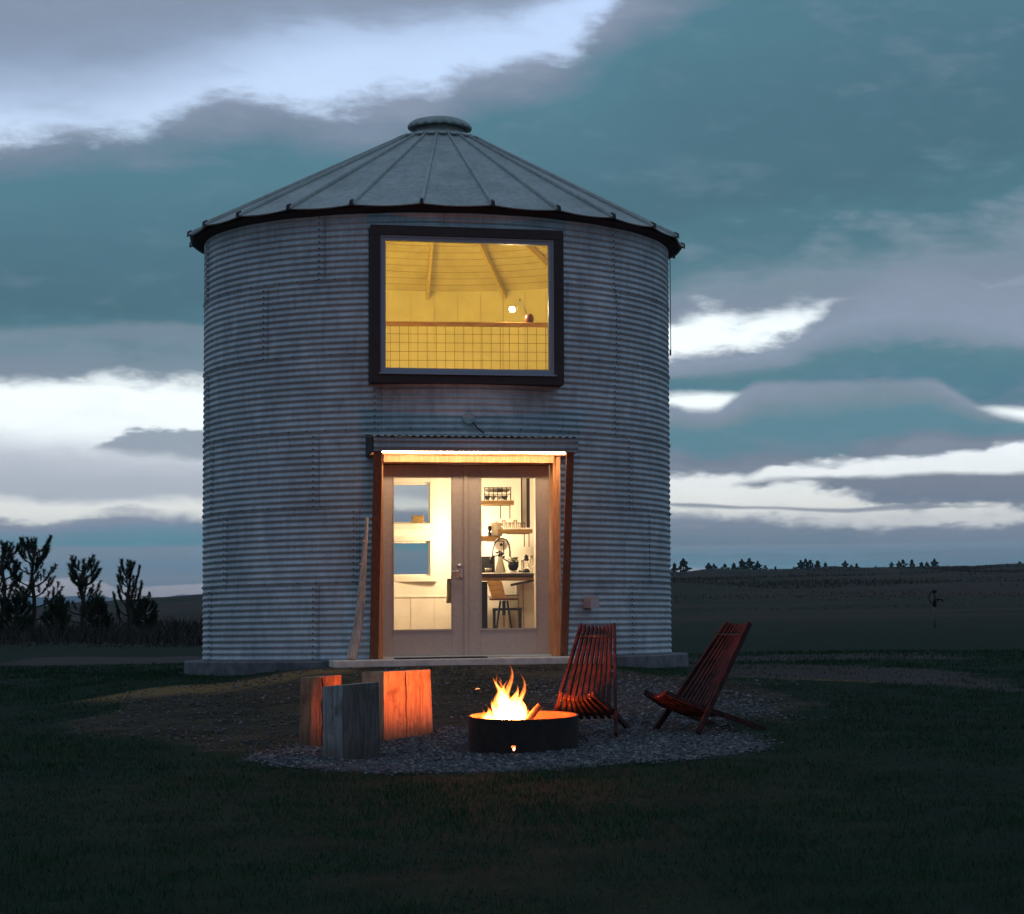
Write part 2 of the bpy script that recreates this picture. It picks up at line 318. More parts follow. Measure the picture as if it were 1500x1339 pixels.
def gravel_mask(X,Y):
    r=np.sqrt(((X-.62)/2.08)**2+((Y-18.55)/1.58)**2)+wob(X,Y,1.2,.07)
    a=1-sstep(r,.86,1.06)
    r2=np.sqrt(((X-1.9)/1.5)**2+((Y-21.8)/3.2)**2)+wob(X,Y,1.1,.15)       # tongue of gravel up to the pad on the right
    return np.maximum(a,(1-sstep(r2,.45,1.05))*.55)
def dirt_mask(X,Y):
    r=np.sqrt(((X-.1)/3.7)**2+((Y-22.5)/4.4)**2)+wob(X,Y,.8,.12); return 1-sstep(r,.75,1.05)
def glow_sand_mask(X,Y):
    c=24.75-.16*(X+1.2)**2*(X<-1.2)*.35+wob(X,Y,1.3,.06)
    a=np.where(Y>c,1-sstep(Y-c,.1,.6),1-sstep(c-Y,.1,1.7))*sstep(X,-4.4,-2.6)*(1-sstep(X,-1.15,-.5))  # left band: warm light spill by the door, put into the ground colour
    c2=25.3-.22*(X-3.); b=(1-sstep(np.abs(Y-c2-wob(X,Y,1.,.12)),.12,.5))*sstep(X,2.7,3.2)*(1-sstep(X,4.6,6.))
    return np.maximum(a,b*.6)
def path_mask(X,Y):
    Z=np.maximum(Y,1)
    l=(1-sstep(np.abs(Y-36.5+.05*(X+4)),1.5,2.6))*(1-sstep(X,-3.5,-2.5))*sstep(X,-7,-5.4)
    c=27.5-.55*(X-2.8)
    rr=(1-sstep(np.abs(Y-c+wob(X,Y,.5,.6)),1.0,2.4))*sstep(X,2.4,3.0)*(1-sstep(X,5.3,7))
    r3=(1-sstep(np.abs(Y-31-.2*(X-3)),.8,1.8))*sstep(X,2.6,3.2)*(1-sstep(X,6,8.5))
    return np.maximum(np.maximum(l,rr),r3*.8)
def terrain():
    az=np.concatenate([np.arange(-180,-60,6),np.arange(-60,-16,2),np.arange(-16,21,.16),np.arange(21,60,2),np.arange(60,180,6)])
    ra=np.concatenate([[.5,2,4,6,8],np.arange(9,32,.13),np.geomspace(32,600,120),np.geomspace(640,9500,22)])
    A,Rr=np.meshgrid(np.radians(az),ra); X=Rr*np.sin(A); Y=Rr*np.cos(A); Z=ground_z(X,Y)
    n=np.array([noise.fractal(Vector((x*1.3,y*1.3,0)),1,2,4) for x,y in zip(X.ravel(),Y.ravel())]).reshape(X.shape)
    n2=np.array([noise.fractal(Vector((x*.05,y*.05,3)),1,2,3) for x,y in zip(X.ravel(),Y.ravel())]).reshape(X.shape)
    g=gravel_mask(X,Y); nearpad=1-sstep(np.hypot(X,Y-D),3,4)
    Z=Z+n*.012*(1-.5*nearpad)+n2*.004*np.clip(Rr-60,0,250)
    V=np.stack([X,Y,Z],2).reshape(-1,3); na=len(az); nr=len(ra)
    i=np.arange(nr-1)[:,None]*na; j=np.arange(na)[None,:]; j2=(j+1)%na
    T=np.stack([(i+j),(i+na+j),(i+na+j2),(i+j2)],2).reshape(-1,4)
    V=np.vstack([V,[[0,0,-1.3]]]); 
    o=np_mesh('ground',V,T,None,smooth=True)
    for nm,m in (('gravel',g),('dirt',dirt_mask(X,Y)),('path',path_mask(X,Y)),('glow_sand',glow_sand_mask(X,Y))):
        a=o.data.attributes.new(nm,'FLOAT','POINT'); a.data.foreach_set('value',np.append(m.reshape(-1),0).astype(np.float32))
    def fn(q,b):
        co=obj_co(q)
        def attr(n):
            a=q.new('ShaderNodeAttribute',attribute_name=n); return a.outputs['Fac']
        n1=q.noise(co,.25,6,.6); n2=q.noise(co,2.6,6,.65); n3=q.noise(co,24,5,.7); n4=q.noise(q.mapping(co,(.3,1,1)),.085,6,.62)
        gr=q.mix(q.sm(n2,.35,.7),S('0a1c10'),S('102817')); gr=q.mix(q.sm(n1,.45,.7,0,.5),gr,S('1a2116'))
        far=q.mix(q.sm(n4,.42,.56),S('3a302c'),S('232b1b')); far=q.mix(q.sm(n1,.4,.7,0,.6),far,S('3d342f'))
        y=q.sep(co)[1]; gr=q.mix(q.sm(y,40,75),gr,far)
        dt=q.mix(q.sm(q.m('ADD',n2,q.m('MULTIPLY',n3,.6)),.62,.95),S('241f19'),S('40382b')); dt=q.mix(q.sm(n3,.5,.7,0,.6),dt,S('1b2418'))
        c=q.mix(q.sm(q.m('ADD',attr('dirt'),q.m('MULTIPLY',q.m('SUBTRACT',n2,.5),.9)),.3,.7),gr,dt)
        sd_=q.mix(q.sm(n3,.35,.7),S('57462d'),S('7d6640')); c=q.mix(q.sm(q.m('ADD',attr('glow_sand'),q.m('MULTIPLY',q.m('SUBTRACT',n2,.5),.7)),.3,.8),c,sd_)  # tan tone paints the golden light along the crest
        pc=q.mix(q.sm(n3,.4,.65),S('332f2e'),S('46403e'))
        c=q.mix(q.sm(q.m('ADD',attr('path'),q.m('MULTIPLY',q.m('SUBTRACT',n2,.5),.8)),.3,.7),c,pc)
        gc=q.mix(q.sm(n3,.4,.65),S('29292b'),S('3a3a3c'))
        c=q.mix(q.sm(q.m('ADD',attr('gravel'),q.m('MULTIPLY',q.m('SUBTRACT',n2,.5),.5)),.4,.65),c,gc)
        q.put(b.inputs['Base Color'],c); bump(q,b,q.m('ADD',n3,q.m('MULTIPLY',n2,.6)),.7,.03)
    o.data.materials.append(mat('ground_soil',rough=.95,fn=fn,spec=.1)); tag(o,kind='structure')
    return o
terrain()

# far blue range beyond the plain
def mountains():
    xs=np.arange(-40,14,.12); V=[];T=[]
    for i,a in enumerate(xs):
        h=142+26*noise.fractal(Vector((a*.35,1.7,0)),1,2,5)+10*noise.noise(Vector((a*.11,5,0)))
        h*=1 if a<-5 else max(.6,1-(a+5)*.02)
        for kk,(d,zz) in enumerate(((7200,-20),(7700,h*.55),(8300,h),(9000,-20))):
            zz+= 8*noise.noise(Vector((a*2.,kk*3.1,2))) if 0<kk<3 else 0
            V.append((d*math.sin(R_(a)),d*math.cos(R_(a)),zz))
    for i in range(len(xs)-1):
        for kk in range(3): T.append((i*4+kk,i*4+kk+1,i*4+5+kk,i*4+4+kk))
    o=np_mesh('mountains',V,T,mat('forested_hills',rough=1,fn=noisy(S('2c3a36'),S('454a40'),.004)),smooth=True); tag(o,kind='structure')
mountains()

# ------------------------------------------------------------------ gravel stones, grass
ICO_V=None
def ico():
    t=(1+5**.5)/2; v=np.array([(-1,t,0),(1,t,0),(-1,-t,0),(1,-t,0),(0,-1,t),(0,1,t),(0,-1,-t),(0,1,-t),(t,0,-1),(t,0,1),(-t,0,-1),(-t,0,1)])/math.hypot(1,t)
    f=np.array([(0,11,5),(0,5,1),(0,1,7),(0,7,10),(0,10,11),(1,5,9),(5,11,4),(11,10,2),(10,7,6),(7,1,8),(3,9,4),(3,4,2),(3,2,6),(3,6,8),(3,8,9),(4,9,5),(2,4,11),(6,2,10),(8,6,7),(9,8,1)]); return v,f
def stones(name,n,xr,yr,maskf,sz,m):
    X=rng.uniform(*xr,n); Y=rng.uniform(*yr,n); keep=rng.uniform(0,1,n)<maskf(X,Y)**1.5; X=X[keep]; Y=Y[keep]; n=len(X)
    Z=ground_z(X,Y); v,f=ico(); s=rng.uniform(sz[0],sz[1],n)*rng.uniform(.6,1.3,n)
    sc=np.stack([s*rng.uniform(.8,1.4,n),s*rng.uniform(.7,1.2,n),s*rng.uniform(.4,.75,n)],1); a=rng.uniform(0,2*PI,n)
    jit=1+rng.uniform(-.2,.2,(n,12,1)); P=v[None]*sc[:,None]*jit; ca,sa=np.cos(a)[:,None],np.sin(a)[:,None]
    x=P[...,0]*ca-P[...,1]*sa; y=P[...,0]*sa+P[...,1]*ca; V=np.stack([x+X[:,None],y+Y[:,None],P[...,2]+(Z+s*.25)[:,None]],2)
    T=(f[None]+np.arange(n)[:,None,None]*12).reshape(-1,3); return np_mesh(name,V,T,m)
def stone_fn(q,b):
    g=q.new('ShaderNodeNewGeometry'); r=g.outputs['Random Per Island']
    c=q.ramp(r,[(0,S('2a2b2e')),(.35,S('3a3c40')),(.6,S('46484b')),(.85,S('535557')),(1,S('77797a'))]); q.put(b.inputs['Base Color'],c)
o=stones('gravel',120000,(-3.2,3.8),(16.6,25.0),lambda X,Y:np.maximum(gravel_mask(X,Y),.16*dirt_mask(X,Y)*(Y<25)),(.007,.017),mat('gravel_stone',rough=.85,fn=stone_fn)); tag(o,'grey crushed gravel spread under the fire ring and chairs','gravel',kind='stuff')
def blades(name,X,Y,H,W,lean,m,seg=True):
    n=len(X); Z=ground_z(X,Y)-.01; a=rng.uniform(0,2*PI,n); la=rng.uniform(0,2*PI,n); l=H*rng.uniform(0,lean,n)
    dx,dy=np.cos(a)*W/2,np.sin(a)*W/2; lx,ly=np.cos(la)*l,np.sin(la)*l
    P=np.stack([np.stack([X-dx,Y-dy,Z],1),np.stack([X+dx,Y+dy,Z],1),np.stack([X+dx*.7+lx*.35,Y+dy*.7+ly*.35,Z+H*.6],1),np.stack([X-dx*.7+lx*.35,Y-dy*.7+ly*.35,Z+H*.6],1),np.stack([X+lx,Y+ly,Z+H],1)],1)
    o4=np.arange(n)[:,None]*5; T=np.concatenate([o4+np.array([0,1,2]),o4+np.array([0,2,3]),o4+np.array([3,2,4])]); return np_mesh(name,P,T,m)
def grass_fn(c):
    def fn(q,b):
        g=q.new('ShaderNodeNewGeometry'); r=g.outputs['Random Per Island']; n=q.noise(obj_co(q),1.1,4,.6)
        q.put(b.inputs['Base Color'],q.ramp(q.m('ADD',q.m('MULTIPLY',r,.6),q.m('MULTIPLY',n,.5)),[(0,S(c[0])),(.35,S(c[1])),(.65,S(c[2])),(1,S(c[3]))]))
    return fn
def lawn():
    n=470000; Yd=9.0+(34-9.0)*rng.uniform(0,1,n)**1.1; Ar=R_(1)*rng.uniform(-18,23,n); X=Yd*np.tan(Ar); Y=Yd
    cl=np.sin(X*5.3+np.sin(Y*3.7)*2)*np.cos(Y*4.9+np.sin(X*2.9)*2); big=wob(X,Y,.45,1)
    p=(1-gravel_mask(X,Y)*1.02)*(1-.5*dirt_mask(X,Y))*(1-.85*path_mask(X,Y))*(1-.6*glow_sand_mask(X,Y))*(np.hypot(X,Y-D)>3.05)*(.62+.38*cl)
    p=p*(~((np.abs(X)<1.7)&(Y>24.9)&(Y<28)))
    k_=rng.uniform(0,1,n)<p; X,Y=X[k_],Y[k_]; dm=dirt_mask(X,Y); n=len(X)
    H=rng.uniform(.015,.05,n)*(1-.45*dm)*(1+.45*np.clip(big[k_],-1,1)); W=rng.uniform(.003,.007,n)*(Y/14)
    o=blades('grass',X,Y,H,W,.9,mat('grass_blade',rough=.8,fn=grass_fn(('0a2411','0f3018','163c20','24401f')),spec=.2)); tag(o,'short dark green lawn around the fire pit and silo','grass',kind='stuff')
lawn()
def tallgrass():
    n=15000; Y=rng.uniform(44,80,n); X=Y*np.tan(R_(1)*rng.uniform(-14,-2,n)); H=rng.uniform(.06,.45,n)**1.1*(.75+.45*np.sin(X*.9+2)*np.cos(Y*.6)+.25)
    H=np.clip(H,.05,.8)*sstep(Y,42,52)*(.35+.65*(wob(X,Y,.16,1.)>-.1*rng.uniform(-2,3,n)))
    o=blades('tall_grass',X,Y,H,rng.uniform(.015,.04,n),1.3,mat('dry_grass',rough=.9,fn=grass_fn(('20201c','2a2824','35312c','423b35')),spec=.1)); tag(o,'dry tall grass and weeds behind the lawn at the pines','tall grass',kind='stuff')
    n=30000; Y=rng.uniform(75,460,n); X=Y*np.tan(R_(1)*rng.uniform(3,19,n)); b=np.sin(X*.11)+np.cos(Y*.07+X*.03)+np.sin(X*.37+Y*.05)*.6
    k_=(b>-.2+rng.uniform(-1.2,1.2,n)); X,Y=X[k_],Y[k_]; n=len(X)
    o=blades('field_weeds',X,Y,rng.uniform(.1,.34,n)*sstep(Y,75,190)*(1+sstep(Y,200,400))*(.5+.5*np.abs(np.sin(X*.05+Y*.02)))+.03,rng.uniform(.05,.14,n)*(Y/160),.5,mat('field_grass',rough=.95,fn=grass_fn(('322c29','3d3530','483f39','564c44')),spec=.1)); tag(o,'rough dry weeds covering the hillside right of the silo','weeds',kind='stuff')
tallgrass()

# ------------------------------------------------------------------ the grain bin
R0=2.74; SH=.8269; NS=6; HW=SH*NS; PHI=.1072
house=empty('grain_bin_house',(0,D,0)); tag(house,'round corrugated metal grain bin made into a house with big lit window and glass doors','house')
nv=Vector((math.sin(PHI),-math.cos(PHI),0)); tv=Vector((math.cos(PHI),math.sin(PHI),0)); ROTF=Matrix(((tv.x,nv.x,0),(tv.y,nv.y,0),(0,0,1)))
def L(s,n,z): return tv*s+nv*n+Vector((0,0,z))          # front-face frame, relative to the bin's axis
def azof(x):                                          # photo x on the near wall -> azimuth from the axis
    best=0; a=-1.5
    d=ray(x,700); t=Vector((d.x,d.y)).normalized(); # closest intersection with circle
    c=Vector((0,D)); bq=t.dot(c); disc=bq*bq-(c.dot(c)-R0*R0)
    if disc<0: return math.copysign(1.44,x-640)
    p=t*(bq-math.sqrt(disc)); return math.atan2(p.x,-(p.y-D))
PER=8; CORR=HW/(NS*12)
def wallrad(z):
    ph=z/CORR; return R0+.0072*math.sin(2*PI*ph)
WIN=(-.93,.93,3.04,4.62); DOOR=(-.99,.99,-.01,2.30)
def hole(a,z):
    for h,back in ((WIN,0),(DOOR,0)):
        da=a-PHI
        if abs(da)<1 and h[0]<R0*math.sin(da)<h[1] and h[2]<z<h[3]: return True
    return False
BW=((-1.15,-.10,1.68,2.26),(-1.15,-.10,1.0,1.5))       # two small windows through the far wall (X range, z range)
def backhole(x,y,z):
    return y>0 and any(b[0]<x<b[1] and b[2]<z<b[3] for b in BW)
def corr_wall():
    NA=320; nz=NS*12*PER; az=[2*PI*j/NA for j in range(NA)]
    zs=[HW*i/nz for i in range(nz+1)]; V=np.zeros((nz+1,NA,3))
    aa=np.array(az); 
    for i,z in enumerate(zs):
        r=wallrad(z)+.0012*np.sin(aa*23+i*.02)+.002*np.sin(aa*5+z*1.3)
        V[i,:,0]=r*np.sin(aa); V[i,:,1]=-r*np.cos(aa); V[i,:,2]=z
    T=[]
    for i in range(nz):
        zc=(zs[i]+zs[i+1])/2
        for j in range(NA):
            ac=az[j]+PI/NA; ac=(ac+PI)%(2*PI)-PI
            if hole(ac,zc) or backhole(R0*math.sin(ac),-R0*math.cos(ac),zc): continue
            j2=(j+1)%NA; T.append((i*NA+j,i*NA+j2,(i+1)*NA+j2,(i+1)*NA+j))
    return np_mesh('wall',V,T,M['galv'],house,smooth=True)
wall=corr_wall()
# laps and bolts
def seams():
    lap=MB(); b=MB()
    rows=[(309,462,925),(331,521,950),(311,462,922),(304,552,902),(388,905),(303,470,902)]
    def bolt(a,z,r=.0082):
        R=wallrad(z)+.004; p=Vector((R*math.sin(a),-R*math.cos(a),z)); n=Vector((math.sin(a),-math.cos(a),0)); t=Vector((math.cos(a),math.sin(a),0))
        vs=[p+(t*math.cos(q)+Vector((0,0,1))*math.sin(q))*r for q in [PI/3*j for j in range(6)]]; vs+=[v+n*.007 for v in vs]
        b.add(vs,[(6,7,8,9,10,11)]+[(j,(j+1)%6,6+(j+1)%6,6+j) for j in range(6)])
    for r,xs in enumerate(rows):
        az=[azof(x) for x in xs]+[2.0,2.6,-2.4,-1.9]
        for a in az:
            da=.016; n=12*PER
            for i in range(n):
                z0,z1=SH*(r+i/n),SH*(r+(i+1)/n)
                if hole(a,z0): continue
                q=[]
                for aa,z in ((a-da,z0),(a+da,z0),(a+da,z1),(a-da,z1)):
                    R=wallrad(z)+.0035; q.append((R*math.sin(aa),-R*math.cos(aa),z))
                lap.add(q,[(0,1,2,3)])
            for c in range(12):
                z=SH*r+CORR*(c+.25)
                if not hole(a,z): bolt(a-.007,z); bolt(a+.007,z-.5*CORR,.005)
    for r in range(1,NS):
        z=SH*r
        for j in range(72):
            a=2*PI*j/72+.02*r
            if not hole((a+PI)%(2*PI)-PI,z): bolt(a,z+.01,.0075)
        n=240
        for j in range(n):                                  # the upper sheet laps over the lower one
            a0,a1=2*PI*j/n,2*PI*(j+1)/n; am=((a0+a1)/2+PI)%(2*PI)-PI
            if hole(am,z) or backhole(R0*math.sin(am),-R0*math.cos(am),z): continue
            q=[]
            for i in range(5):
                zz=z-.018+.009*i; R=wallrad(zz)+.005
                q+= [(R*math.sin(a0),-R*math.cos(a0),zz),(R*math.sin(a1),-R*math.cos(a1),zz)]
            lap.add(q,[(2*i,2*i+1,2*i+3,2*i+2) for i in range(4)])
    for r,xs in enumerate(rows):
        for a in [azof(x) for x in xs]:
            a=a+.0175; n=12*PER; e_=MB()
            for i in range(n):
                z0,z1=SH*(r+i/n),SH*(r+(i+1)/n)
                if hole(a,z0): continue
                b.add([((wallrad(z)+.0042)*math.sin(aa),-(wallrad(z)+.0042)*math.cos(aa),z) for aa,z in ((a,z0),(a+.0014,z0),(a+.0014,z1),(a,z1))],[(0,1,2,3)])
    lap.build('sheet_lap',M['galv'],wall,smooth=True); b.build('bolt',M['bolt'],wall)
seams()
# ladder strip / pipe down the right flank
pa=azof(979)+.03
MB().tube([(2.775*math.sin(pa),-2.775*math.cos(pa),z) for z in (3.62,4.2,4.85)],.005,8).build('conduit',M['bolt'],house,smooth=True)
MB().box((2.77*math.sin(pa),-2.77*math.cos(pa),3.6),(.02,.02,.07)).build('conduit_box',M['bolt'],house)

# foundation pad and stoop
MB().lathe([(2.5,-.3),(2.955,-.3),(2.955,-.018),(2.94,-.003),(2.5,0)],n=28).build('foundation',M['conc'],house)
mb=MB(); mb.hexa([L(-1.46,2.5,-.075),L(1.38,2.5,-.075),L(1.38,3.32,-.075),L(-1.46,3.32,-.075),L(-1.46,2.5,.006),L(1.38,2.5,.006),L(1.38,3.32,.006),L(-1.46,3.32,.006)])
mb.build('stoop',M['slab'],house,bevel=.012)

# roof: 24 panels with raised ribs
NR=24; PH0=R_(-3.8); RE=2.925; ZE=4.93; RA=.335; ZA=6.29
def rp(a,t,off=0.):                                     # along the slope
    r=RE+(RA-RE)*t; z=ZE+(ZA-ZE)*t+off; return Vector((r*math.sin(a),-r*math.cos(a),z))
mb=MB()
for i in range(NR):
    a0=PH0+2*PI*i/NR; a1=PH0+2*PI*(i+1)/NR; n=6; nt=8; g=[]
    for t in range(nt+1):
        for j in range(n+1):
            u=j/n; p=rp(a0,t/nt).lerp(rp(a1,t/nt),u); p.z-=.035*math.sin(PI*u)*(1-t/nt)*.6; g.append(p)
    mb.add(g,[(t*(n+1)+j,t*(n+1)+j+1,(t+1)*(n+1)+j+1,(t+1)*(n+1)+j) for t in range(nt) for j in range(n)])
roof=mb.build('roof',M['roofm'],house)
so=roof.modifiers.new('thick','SOLIDIFY'); so.thickness=.012; so.offset=-1
for i in range(NR):
    a=PH0+2*PI*i/NR; mb=MB(); tt=Vector((math.cos(a),math.sin(a),0)); prof=[(-.026,.0),(-.017,.032),(0,.040),(.017,.032),(.026,0)]; vs=[]
    for t in (0,.33,.66,1.0):
        sc=1-.55*t
        for u,h in prof: vs.append(rp(a,t*.965-.004,h*(1-.3*t)+.002)+tt*u*sc)
    mb.add(vs,[(i_*5+j,i_*5+j+1,i_*5+6+j,i_*5+5+j) for i_ in range(3) for j in range(4)]+[(0,1,2,3,4)])
    mb.add([rp(a,-.012,h)+tt*u for u,h in ((-.026,-.01),(-.017,.05),(.017,.05),(.026,-.01))]+[rp(a,-.004,h)+tt*u for u,h in ((-.026,-.01),(-.017,.05),(.017,.05),(.026,-.01))],[(0,1,2,3),(0,4,5,1),(1,5,6,2),(2,6,7,3)]) if False else None
    mb.build('roof_rib',M['ribm'],roof)
mb=MB()                                                  # soffit and eave angle
mb.lathe([(2.70,4.84),(2.86,4.885),(2.885,4.90)],n=24); mb.lathe([(2.70,4.84),(2.70,4.97)],n=48)
so_=mb.build('soffit',M['darkm'],house); 
mb=MB()
for i in range(NR):
    a=PH0+2*PI*i/NR; tt=Vector((math.cos(a),math.sin(a),0)); pr=((-.024,-.008),(-.015,.050),(.015,.050),(.024,-.008))
    MB().add([rp(a,-.010,h)+tt*u for u,h in pr]+[rp(a,.008,h)+tt*u for u,h in pr],[(0,1,2,3),(0,4,5,1),(1,5,6,2),(2,6,7,3)]).build('rib_end_cap',M['bolt'],roof)
# peak collar and scalloped vent cap
mb=MB(); mb.lathe([(.50,6.185),(.42,6.245),(.33,6.30),(.30,6.33),(.30,6.40)],n=48)
for i in range(NR):
    a=PH0+2*PI*(i+.5)/NR; c=rp(a,.93,.02); tt=Vector((math.cos(a),math.sin(a),0)); sl=(rp(a,1)-rp(a,0)).normalized(); nn=tt.cross(sl); 
    mb.box(c,(.085,.07,.02),Matrix((tt,sl,nn)).transposed())
mb.build('peak_collar',M['ribm'],house,smooth=False)
mb=MB(); vs=[];fs=[]; n=96; prof=[(0,.10),(.22,.10),(.30,.088),(.345,.05),(.375,.0),(.37,-.03),(.30,-.02)]
for r,z in prof:
    for j in range(n):
        a=2*PI*j/n; w=abs(math.sin(a*10)); rr=r*(1+(.035*w if r>.25 else 0)); zz=z-(.02*(1-w) if r>.3 else 0)+.006*math.sin(a*3+1); vs.append((rr*math.sin(a),-rr*math.cos(a),6.385+zz*.82))
for i in range(len(prof)-1):
    for j in range(n): fs.append((i*n+j,i*n+(j+1)%n,(i+1)*n+(j+1)%n,(i+1)*n+j))
mb.add(vs,fs).build('vent_cap',M['roofm'],house,smooth=True)

# ------------------------------------------------------------------ upper picture window
def frame_ring(mb,s0,s1,z0,z1,wd,n0,n1):
    for a,b,c,d_ in ((s0,s1,z1-wd,z1),(s0,s1,z0,z0+wd),(s0,s0+wd,z0+wd,z1-wd),(s1-wd,s1,z0+wd,z1-wd)):
        mb.hexa([L(a,n0,c),L(b,n0,c),L(b,n1,c),L(a,n1,c),L(a,n0,d_),L(b,n0,d_),L(b,n1,d_),L(a,n1,d_)])
pw_mb=MB(); frame_ring(pw_mb,-1.045,1.045,2.975,4.685,.105,2.46,2.832); pwin=pw_mb.build('picture_window',M['blackwood'],house,bevel=.004)
mb=MB(); frame_ring(mb,-.94,.94,3.08,4.58,.022,2.70,2.812); frame_ring(mb,-.918,.918,3.102,4.558,.036,2.72,2.80); mb.build('sash',M['winframe'],pwin,bevel=.003)
mb=MB(); mb.hexa([L(-.96,2.5,3.075),L(.96,2.5,3.075),L(.96,2.86,3.065),L(-.96,2.86,3.065),L(-.96,2.5,3.09),L(.96,2.5,3.09),L(.96,2.86,3.08),L(-.96,2.86,3.08)]); mb.build('sill',M['winframe'],pwin)
mb=MB(); mb.hexa([L(-.884,2.755,3.136),L(.884,2.755,3.136),L(.884,2.761,3.136),L(-.884,2.761,3.136),L(-.884,2.755,4.524),L(.884,2.755,4.524),L(.884,2.761,4.524),L(-.884,2.761,4.524)]); mb.build('pane',M['glass'],pwin)

# ------------------------------------------------------------------ entry: doors in a leaning cedar surround
entry=empty('entry_porch'); entry.parent=house
def bx(s0,s1,n0,n1,z0,z1,mb=None):
    mb=mb or MB(); return mb.hexa([L(s0,n0,z0),L(s1,n0,z0),L(s1,n1,z0),L(s0,n1,z0),L(s0,n0,z1),L(s1,n0,z1),L(s1,n1,z1),L(s0,n1,z1)])
# jambs and header
for s0,s1 in ((-1.0,-.905),(.925,1.0)): bx(s0,s1,2.40,2.76,.008,2.19).build('jamb',M['cedar'],entry,bevel=.004)
bx(.955,1.0,2.763,2.80,.008,2.19).build('jamb_trim',M['cedar'],entry); bx(-1.0,-.955,2.763,2.80,.008,2.19).build('jamb_trim',M['cedar'],entry)
mb=MB(); bx(-.905,.925,2.44,2.83,2.115,2.19,mb); mb.build('header',M['cedar'],entry,bevel=.003)
bx(-1.06,1.09,2.45,2.86,2.192,2.215).build('lintel_board',M['cedar'],entry)
# leaning outer posts
def post(s0,s1):
    mb=MB(); nb,nt=2.86,3.36; w_=.045
    mb.hexa([L(s0,nb-w_,.008),L(s1,nb-w_,.008),L(s1,nb,.008),L(s0,nb,.008),L(s0,nt-w_,2.26),L(s1,nt-w_,2.26),L(s1,nt,2.26),L(s0,nt,2.26)])
    p=mb.build('post',M['cedard'],entry,bevel=.004); b=MB()
    for z in (.14,.24):
        nn=nb+(nt-nb)*z/2.26+.004; sc=(s0+s1)/2; MB().tube([L(sc,nn-.004,z),L(sc,nn+.004,z)],.006,8).build('screw',M['bolt'],p)
post(-1.055,-.965); post(.985,1.065)
# wedge side cheeks, roof sheet, corrugated fascia
for s0,s1 in ((-1.075,-1.057),(1.085,1.103)):
    mb=MB(); mb.hexa([L(s0,2.44,2.19),L(s1,2.44,2.19),L(s1,3.38,2.19),L(s0,3.38,2.19),L(s0,2.44,2.41),L(s1,2.44,2.41),L(s1,3.38,2.335),L(s0,3.38,2.335)]); mb.build('cheek',M['blackwood'],entry)
mb=MB(); n=160; vs=[]
for i in range(n+1):
    s=-1.09+2.22*i/n; h=.0085*math.sin(2*PI*(s)/.0737)
    for nn,zz in ((2.45,2.435),(3.41,2.352)): vs.append(L(s,nn,zz+h))
mb.add(vs,[(2*i,2*i+1,2*i+3,2*i+2) for i in range(n)]); ps=mb.build('porch_roof',M['ribm'],entry,smooth=True); sd=ps.modifiers.new('t','SOLIDIFY'); sd.thickness=.002
mb=MB(); vs=[]; n=40
for i in range(n+1):
    z=2.192+.145*i/n; h=.008*math.sin(2*PI*z/.0677+1.2)
    for s in (-1.057,1.103): vs.append(L(s,3.392+h,z))
mb.add(vs,[(2*i,2*i+1,2*i+3,2*i+2) for i in range(n)]); fs_=mb.build('fascia',M['galv'],entry,smooth=True); sd=fs_.modifiers.new('t','SOLIDIFY'); sd.thickness=.002; sd.offset=-1
bx(-1.05,1.08,3.335,3.375,2.205,2.33).build('fascia_board',M['cedard'],entry)
# two strip lights under the porch roof
ls=bx(-.95,1.02,2.985,3.012,2.205,2.216).build('strip_light',emis('led_strip',(1,.72,.46,1),72),entry)
bx(-1.04,1.07,2.965,3.035,2.218,2.24).build('light_rail',M['cedar'],entry)
bx(-1.05,1.08,2.87,3.33,2.30,2.315).build('porch_ceiling',M['cedar'],entry)
# doors
def door(s0,s1,g0,g1):
    e=empty('glass_door'); e.parent=house
    mb=MB(); z0,z1=.02,2.105; a,b=.32,1.965; n0,n1=2.50,2.548
    bx(s0,g0,n0,n1,z0,z1,mb); bx(g1,s1,n0,n1,z0,z1,mb); bx(g0,g1,n0,n1,z0,a,mb); bx(g0,g1,n0,n1,b,z1,mb); mb.build('leaf',M['door'],e,bevel=.003)
    mb=MB(); t=.022
    bx(g0,g0+t*.5,n1,n1+.01,a,b,mb); bx(g1-t*.5,g1,n1,n1+.01,a,b,mb); bx(g0-t*.5,g1+t*.5,n1,n1+.01,a-t,a,mb); bx(g0-t*.5,g1+t*.5,n1,n1+.01,b,b+t*.6,mb); mb.build('glazing_bead',M['door'],e,bevel=.002)
    bx(g0,g1,2.520,2.526,a,b).build('pane',M['glass'],e); return e
dl=door(-.895,.001,-.785,-.150); dr=door(.012,.915,.160,.775)
bx(-.022,.022,2.549,2.566,.02,2.105).build('astragal',M['door'],dl,bevel=.004)
hd=MB(); bx(-.108,-.035,2.549,2.558,.87,1.03,hd); h1=hd.build('handle_plate',M['steel'],dl,bevel=.003)
mb=MB(); mb.tube([L(-.075,2.555,.945),L(-.075,2.60,.945)],.014,12); mb.tube([L(-.07,2.60,.945),L(-.12,2.605,.942),L(-.17,2.60,.935)],[.012,.010,.008],10); mb.build('lever',M['steel'],h1,smooth=True)
mb=MB(); mb.tube([L(-.072,2.555,1.0),L(-.072,2.585,1.0)],.026,16); mb.build('deadbolt',M['steel'],h1,smooth=True)
mb=MB(); mb.tube([L(-.17,2.61,.885),L(-.14,2.61,.905),L(-.09,2.61,.905),L(-.055,2.59,.87)],.0045,8); mb.build('cord',mat('tan_cord',S('b5622e'),.7),h1,smooth=True)
bx(-.90,.92,2.42,2.66,.008,.030).build('threshold',mat('threshold_metal',S('d8d2c4'),.45),entry)
bx(-.90,.92,2.47,2.499,2.108,2.114).build('door_stop',M['blackwood'],entry)

